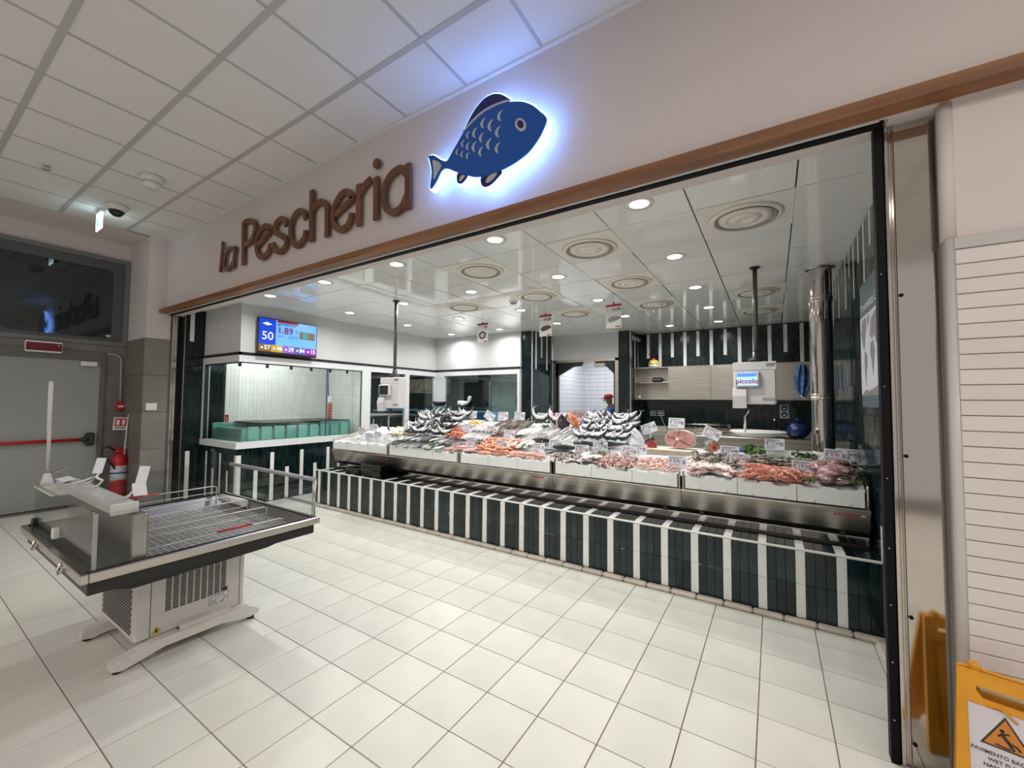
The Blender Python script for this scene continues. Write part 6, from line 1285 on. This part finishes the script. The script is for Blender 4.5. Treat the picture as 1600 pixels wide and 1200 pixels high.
part('red_pin', MB().tube([(-1.0, -.62, .705), (-1.0, -.42, .705)], .0065, 6), m_red, ct); part('red_pin', MB().tube([(-2.02, -.80, .803), (-2.02, -.60, .803)], .0065, 6), m_red, ct)
part('white_roll', MB().tube([(-2.05, -.17, .69), (-1.70, -.15, .69)], .03, 12), m_plast, ct)
# card arms
for k, (bx, by, tx, ty, tz, rz) in enumerate(((-1.55, -1.06, -1.62, -1.02, 1.06, .2), (-1.72, -1.06, -1.95, -1.10, 1.0, 0), (-1.05, -1.05, -1.02, -.98, 1.06, .1))):
    part('card_arm', MB().tube([(bx, by, .985), (bx+.02, by+.02, 1.0), (bx+.05, by+.03, 1.03), ((bx+tx)/2, (by+ty)/2, tz-.02), (tx, ty, tz)], .007, 6), m_plast, ct)
    u = Vector((.8, .55, 0)) if k != 1 else Vector((1, 0, 0)); v = Vector((-.25, .25, .93)) if k != 1 else Vector((0, .3, .06)); u.normalize(); v.normalize()
    part('card', MB().obox((tx, ty, tz+(.045 if k != 1 else 0)), u*(.028 if k != 1 else .09), v*(.048 if k != 1 else .03), u.cross(v)*.0012), m_card, ct)
part('card', MB().obox((-.985, -1.0, 1.035), Vector((.3, .9, 0)).normalized()*.028, Vector((-.5, 0, .86))*.036, Vector((.86, 0, .5))*.0012), m_card, ct)

# ---------------------------------------------------------------- wet floor sign
ws = thing('wet_floor_sign', 'yellow folding wet floor warning sign by the right wall', 'warning sign', (2.56, .2, 0))
m_yel = mat('sign_yellow', (.68, .30, .015), .4, var=.12, vscale=(5, 5, 5)); m_spap = mat('sign_paper', (.66, .62, .66), .45); m_sor = mat('sign_orange', (.60, .22, .03), .45)
U = Vector((.975, -.222, 0)).normalized(); Nf = Vector((-.222, -.975, 0)).normalized()
T0 = Vector((2.442, .40, .568)); wS = .23
def leaf(sgn, nm):
    dn = (Vector((0, 0, -.60))+Nf*(.15 if sgn > 0 else -.055)).normalized(); nn = U.cross(dn)*(-1 if sgn > 0 else 1); th = .018
    if nn.dot(Nf)*sgn < 0: nn = -nn
    off = Nf*(.012*sgn); P3 = lambda a, b, c=0: T0+off+U*(a*.95)+dn*(b*(.895 if sgn > 0 else .88))+nn*c
    q = MB()
    def slab(l): q.prism(l, lambda a, b: P3(a, b, -th/2), lambda a, b: P3(a, b, th/2))
    slab([(.010, 0), (wS-.010, 0), (wS, .010), (wS, .052), (0, .052), (0, .010)]); slab([(0, .052), (.048, .052), (.048, .068), (.064, .092), (wS-.064, .092), (wS-.048, .068), (wS-.048, .052), (wS, .052), (wS+.003, .115), (-.003, .115)])
    slab([(-.003, .115), (.024, .115), (.024, .55), (-.018, .55)]); slab([(wS-.024, .115), (wS+.003, .115), (wS+.018, .55), (wS-.024, .55)]); slab([(-.018, .55), (wS+.018, .55), (wS+.020, .64), (wS-.05, .64), (wS-.06, .60), (.06, .60), (.05, .64), (-.020, .64)])
    q.prism([(.024, .115), (wS-.024, .115), (wS-.024, .55), (.024, .55)], lambda a, b: P3(a, b, -th/2+.004), lambda a, b: P3(a, b, th/2-.005))
    f = part(nm, q, m_yel, ws)
    if sgn > 0:
        z = th/2-.003; pg = part('printed_sheet', MB().prism([(.025, .117), (wS-.025, .117), (wS-.025, .50), (.025, .50)], lambda a, b: P3(a, b, z-.002), lambda a, b: P3(a, b, z)), m_spap, f)
        cx_ = wS/2
        def tri(s_, c, m_): part('warning_triangle', MB().prism([(cx_, .130+.075*(1-s_)), (cx_+.064*s_, .130+.075*(1-s_)+.115*s_), (cx_-.064*s_, .130+.075*(1-s_)+.115*s_)], lambda a, b: P3(a, b, z), lambda a, b: P3(a, b, z+c)), m_, f)
        tri(1, .0008, m_lbk); tri(.85, .0014, m_sor)
        q = MB(); K_ = .78
        def bar(a0, b0, a1, b1, w):
            a0, a1 = cx_+(a0-.155)*K_, cx_+(a1-.155)*K_; b0, b1 = .130+(b0-.165)*K_, .130+(b1-.165)*K_
            A_, B_ = P3(a0, b0, z+.002), P3(a1, b1, z+.002); d_ = (B_-A_); s2 = d_.cross(nn).normalized(); q.obox((A_+B_)/2, d_/2, s2*w*K_, nn*.0006)
        bar(.140, .243, .160, .272, .006); bar(.160, .272, .176, .300, .005); bar(.160, .272, .186, .280, .004); bar(.186, .280, .196, .293, .004); bar(.142, .246, .130, .258, .0035); bar(.144, .246, .165, .236, .0035); bar(.120, .296, .165, .300, .003)
        q.lathe([(.006, 0), (.0, .0008)], P3(cx_-.012*K_, .130+.066*K_, z+.002), 10, nn); part('falling_figure', q, m_lbk, f)
        for s_, b in (('PAVIMENTO BAGNATO', .276), ('WET FLOOR', .298), ('NASSER BODEN', .320)): part('warning_text', MB().text(s_, P3(cx_, b, z+.0015), U, -dn, .0156, align='CENTER', bold=.012), m_lbk, f)
    return f
leaf(1, 'front_leaf'); leaf(-1, 'rear_leaf')
part('hinge', MB().cbox(2.475, .377, .562, 2.50, .415, .588, .004), m_yel, ws); part('hinge', MB().cbox(2.615, .345, .562, 2.64, .382, .588, .004), m_yel, ws)
part('chain_loop', MB().tube([T0+U*.06+Vector((0, -.045, -.095)), T0+U*.09+Vector((0, -.05, -.085)), T0+U*.11+Vector((0, -.05, -.105)), T0+U*.125+Vector((0, -.05, -.12))], .004, 6), m_yel, ws)

# ---------------------------------------------------------------- person in the rear doorway
pp = thing('person', 'person in blue shirt and red cap leaning in the rear doorway', 'person', (-.98, 6.5, 0))
m_sk = mat('skin', (.16, .085, .06), .5); m_sh = mat('shirt_blue', (.02, .12, .50), .7, var=.12, vscale=(12, 12, 12)); m_tr = mat('trousers_dark', (.03, .03, .045), .8); m_cap = mat('cap_red', (.42, .012, .03), .6)
def skin(name, verts, edges, rad, m_, sub=2, root=0):
    me = bpy.data.meshes.new(name); o_ = ORG[pp]; me.from_pydata([(x-o_.x, y-o_.y, z-o_.z) for x, y, z in verts], edges, []); me.materials.append(m_)
    o = bpy.data.objects.new(name, me); COL.objects.link(o); ORG[o] = o_.copy()
    md = o.modifiers.new('skin', 'SKIN'); md.use_smooth_shade = True
    for i, v in enumerate(me.skin_vertices[0].data): v.radius = rad[i] if isinstance(rad[i], tuple) else (rad[i], rad[i]); v.use_root = (i == root)
    s2 = o.modifiers.new('sub', 'SUBSURF'); s2.levels = sub; s2.render_levels = sub
    dg = bpy.context.evaluated_depsgraph_get(); m2 = bpy.data.meshes.new_from_object(o.evaluated_get(dg)); bpy.data.objects.remove(o)
    m2.materials.clear(); m2.materials.append(m_)
    for p in m2.polygons: p.use_smooth = True
    return put(name, m2, o_, pp)
# body faces -X and leans forward a little; hips at (-.88), head at (-1.0)
V = [(-.86, 6.5, .90), (-.88, 6.5, 1.08), (-.91, 6.5, 1.28), (-.94, 6.5, 1.40), (-.975, 6.5, 1.47), (-1.005, 6.5, 1.55), (-1.015, 6.5, 1.61),
     (-.93, 6.33, 1.37), (-.97, 6.27, 1.12), (-1.14, 6.31, .99), (-.93, 6.67, 1.37), (-.97, 6.73, 1.12), (-1.14, 6.68, .99),
     (-.86, 6.41, .86), (-.87, 6.40, .48), (-.85, 6.40, .09), (-.95, 6.40, .04), (-.86, 6.59, .86), (-.87, 6.60, .48), (-.85, 6.60, .09), (-.95, 6.60, .04)]
E_ = [(0, 1), (1, 2), (2, 3), (3, 4), (4, 5), (5, 6), (3, 7), (7, 8), (8, 9), (3, 10), (10, 11), (11, 12), (0, 13), (13, 14), (14, 15), (15, 16), (0, 17), (17, 18), (18, 19), (19, 20)]
rad = [(.15, .12), (.145, .11), (.15, .115), (.10, .10), .055, (.082, .078), (.08, .076), .06, .047, .034, .06, .047, .034, .085, .06, .045, .04, .085, .06, .045, .04]
skin('body', V, E_, rad, m_sk)
skin('shirt', [(-.86, 6.5, .95), (-.88, 6.5, 1.08), (-.91, 6.5, 1.28), (-.94, 6.5, 1.405), (-.93, 6.33, 1.38), (-.965, 6.28, 1.16), (-.93, 6.67, 1.38), (-.965, 6.72, 1.16)], [(0, 1), (1, 2), (2, 3), (3, 4), (4, 5), (3, 6), (6, 7)], [(.165, .135), (.16, .125), (.165, .13), (.115, .115), .075, .064, .075, .064], m_sh)
skin('trousers', [(-.86, 6.5, .92), (-.86, 6.41, .86), (-.87, 6.40, .48), (-.85, 6.40, .11), (-.86, 6.59, .86), (-.87, 6.60, .48), (-.85, 6.60, .11)], [(0, 1), (1, 2), (2, 3), (0, 4), (4, 5), (5, 6)], [(.16, .13), .10, .075, .06, .10, .075, .06], m_tr)
mb = MB(); cx, cy, cz_ = -1.012, 6.5, 1.60
mb.lathe([(.095, 0), (.098, .03), (.085, .065), (.045, .088), (.0, .094)], (cx, cy, cz_), 16); part('cap', mb, m_cap, pp)
mb = MB().prism([(cx-.06, cy-.075), (cx-.14, cy-.06), (cx-.175, cy), (cx-.14, cy+.06), (cx-.06, cy+.075)], lambda a, b: (a, b, cz_+.002-(cx-a)*.12), lambda a, b: (a, b, cz_+.012-(cx-a)*.12)); part('cap_peak', mb, m_cap, pp)
mb = MB(); mb.tube([(cx-.078, cy, cz_-.02), (cx-.105, cy, cz_-.055), (cx-.085, cy, cz_-.062)], [.012, .016, .012], 8); part('nose', mb, m_sk, pp)
for s_ in (-1, 1):
    part('eye', MB().sphere((cx-.078, cy+.03*s_, cz_-.02), .011, 8, 6), m_plast, pp); part('ear', MB().sphere((cx+.005, cy+.082*s_, cz_-.04), .026, 8, 6, 0, (.7, .35, 1.1)), m_sk, pp)
part('mouth', MB().cbox(cx-.088, cy-.022, cz_-.098, cx-.076, cy+.022, cz_-.088, .003), mat('lip', (.10, .04, .035), .5), pp)
for s_ in (-1, 1):
    hx, hy, hz = -1.17, 6.5+.185*s_, .975; mb = MB().sphere((hx, hy, hz), .04, 10, 7, 0, (1.15, .85, .5))
    for f in range(4):
        yy = hy+(f-1.5)*.019; l = (.055, .065, .062, .048)[f]; mb.tube([(hx-.03, yy, hz), (hx-.03-l*.6, yy, hz-.006), (hx-.03-l, yy, hz-.03)], [.0095, .009, .007], 6)
    mb.tube([(hx, hy-.03*s_, hz), (hx-.03, hy-.055*s_, hz-.01), (hx-.06, hy-.06*s_, hz-.025)], [.011, .010, .008], 6); part('hand', mb, m_sk, pp)
area_light('rear_room_light', (-1.3, 7.0, 2.70), .9, 26, (.95, .96, 1.0), sy=.15)
t = thing('strip_lamp', 'strip lamp on the ceiling of the white tiled rear room', 'lamp', (-1.3, 7.0, 2.71)); part('body', MB().cbox(-1.75, 6.92, 2.705, -.85, 7.08, 2.74, .004), m_plast, t)
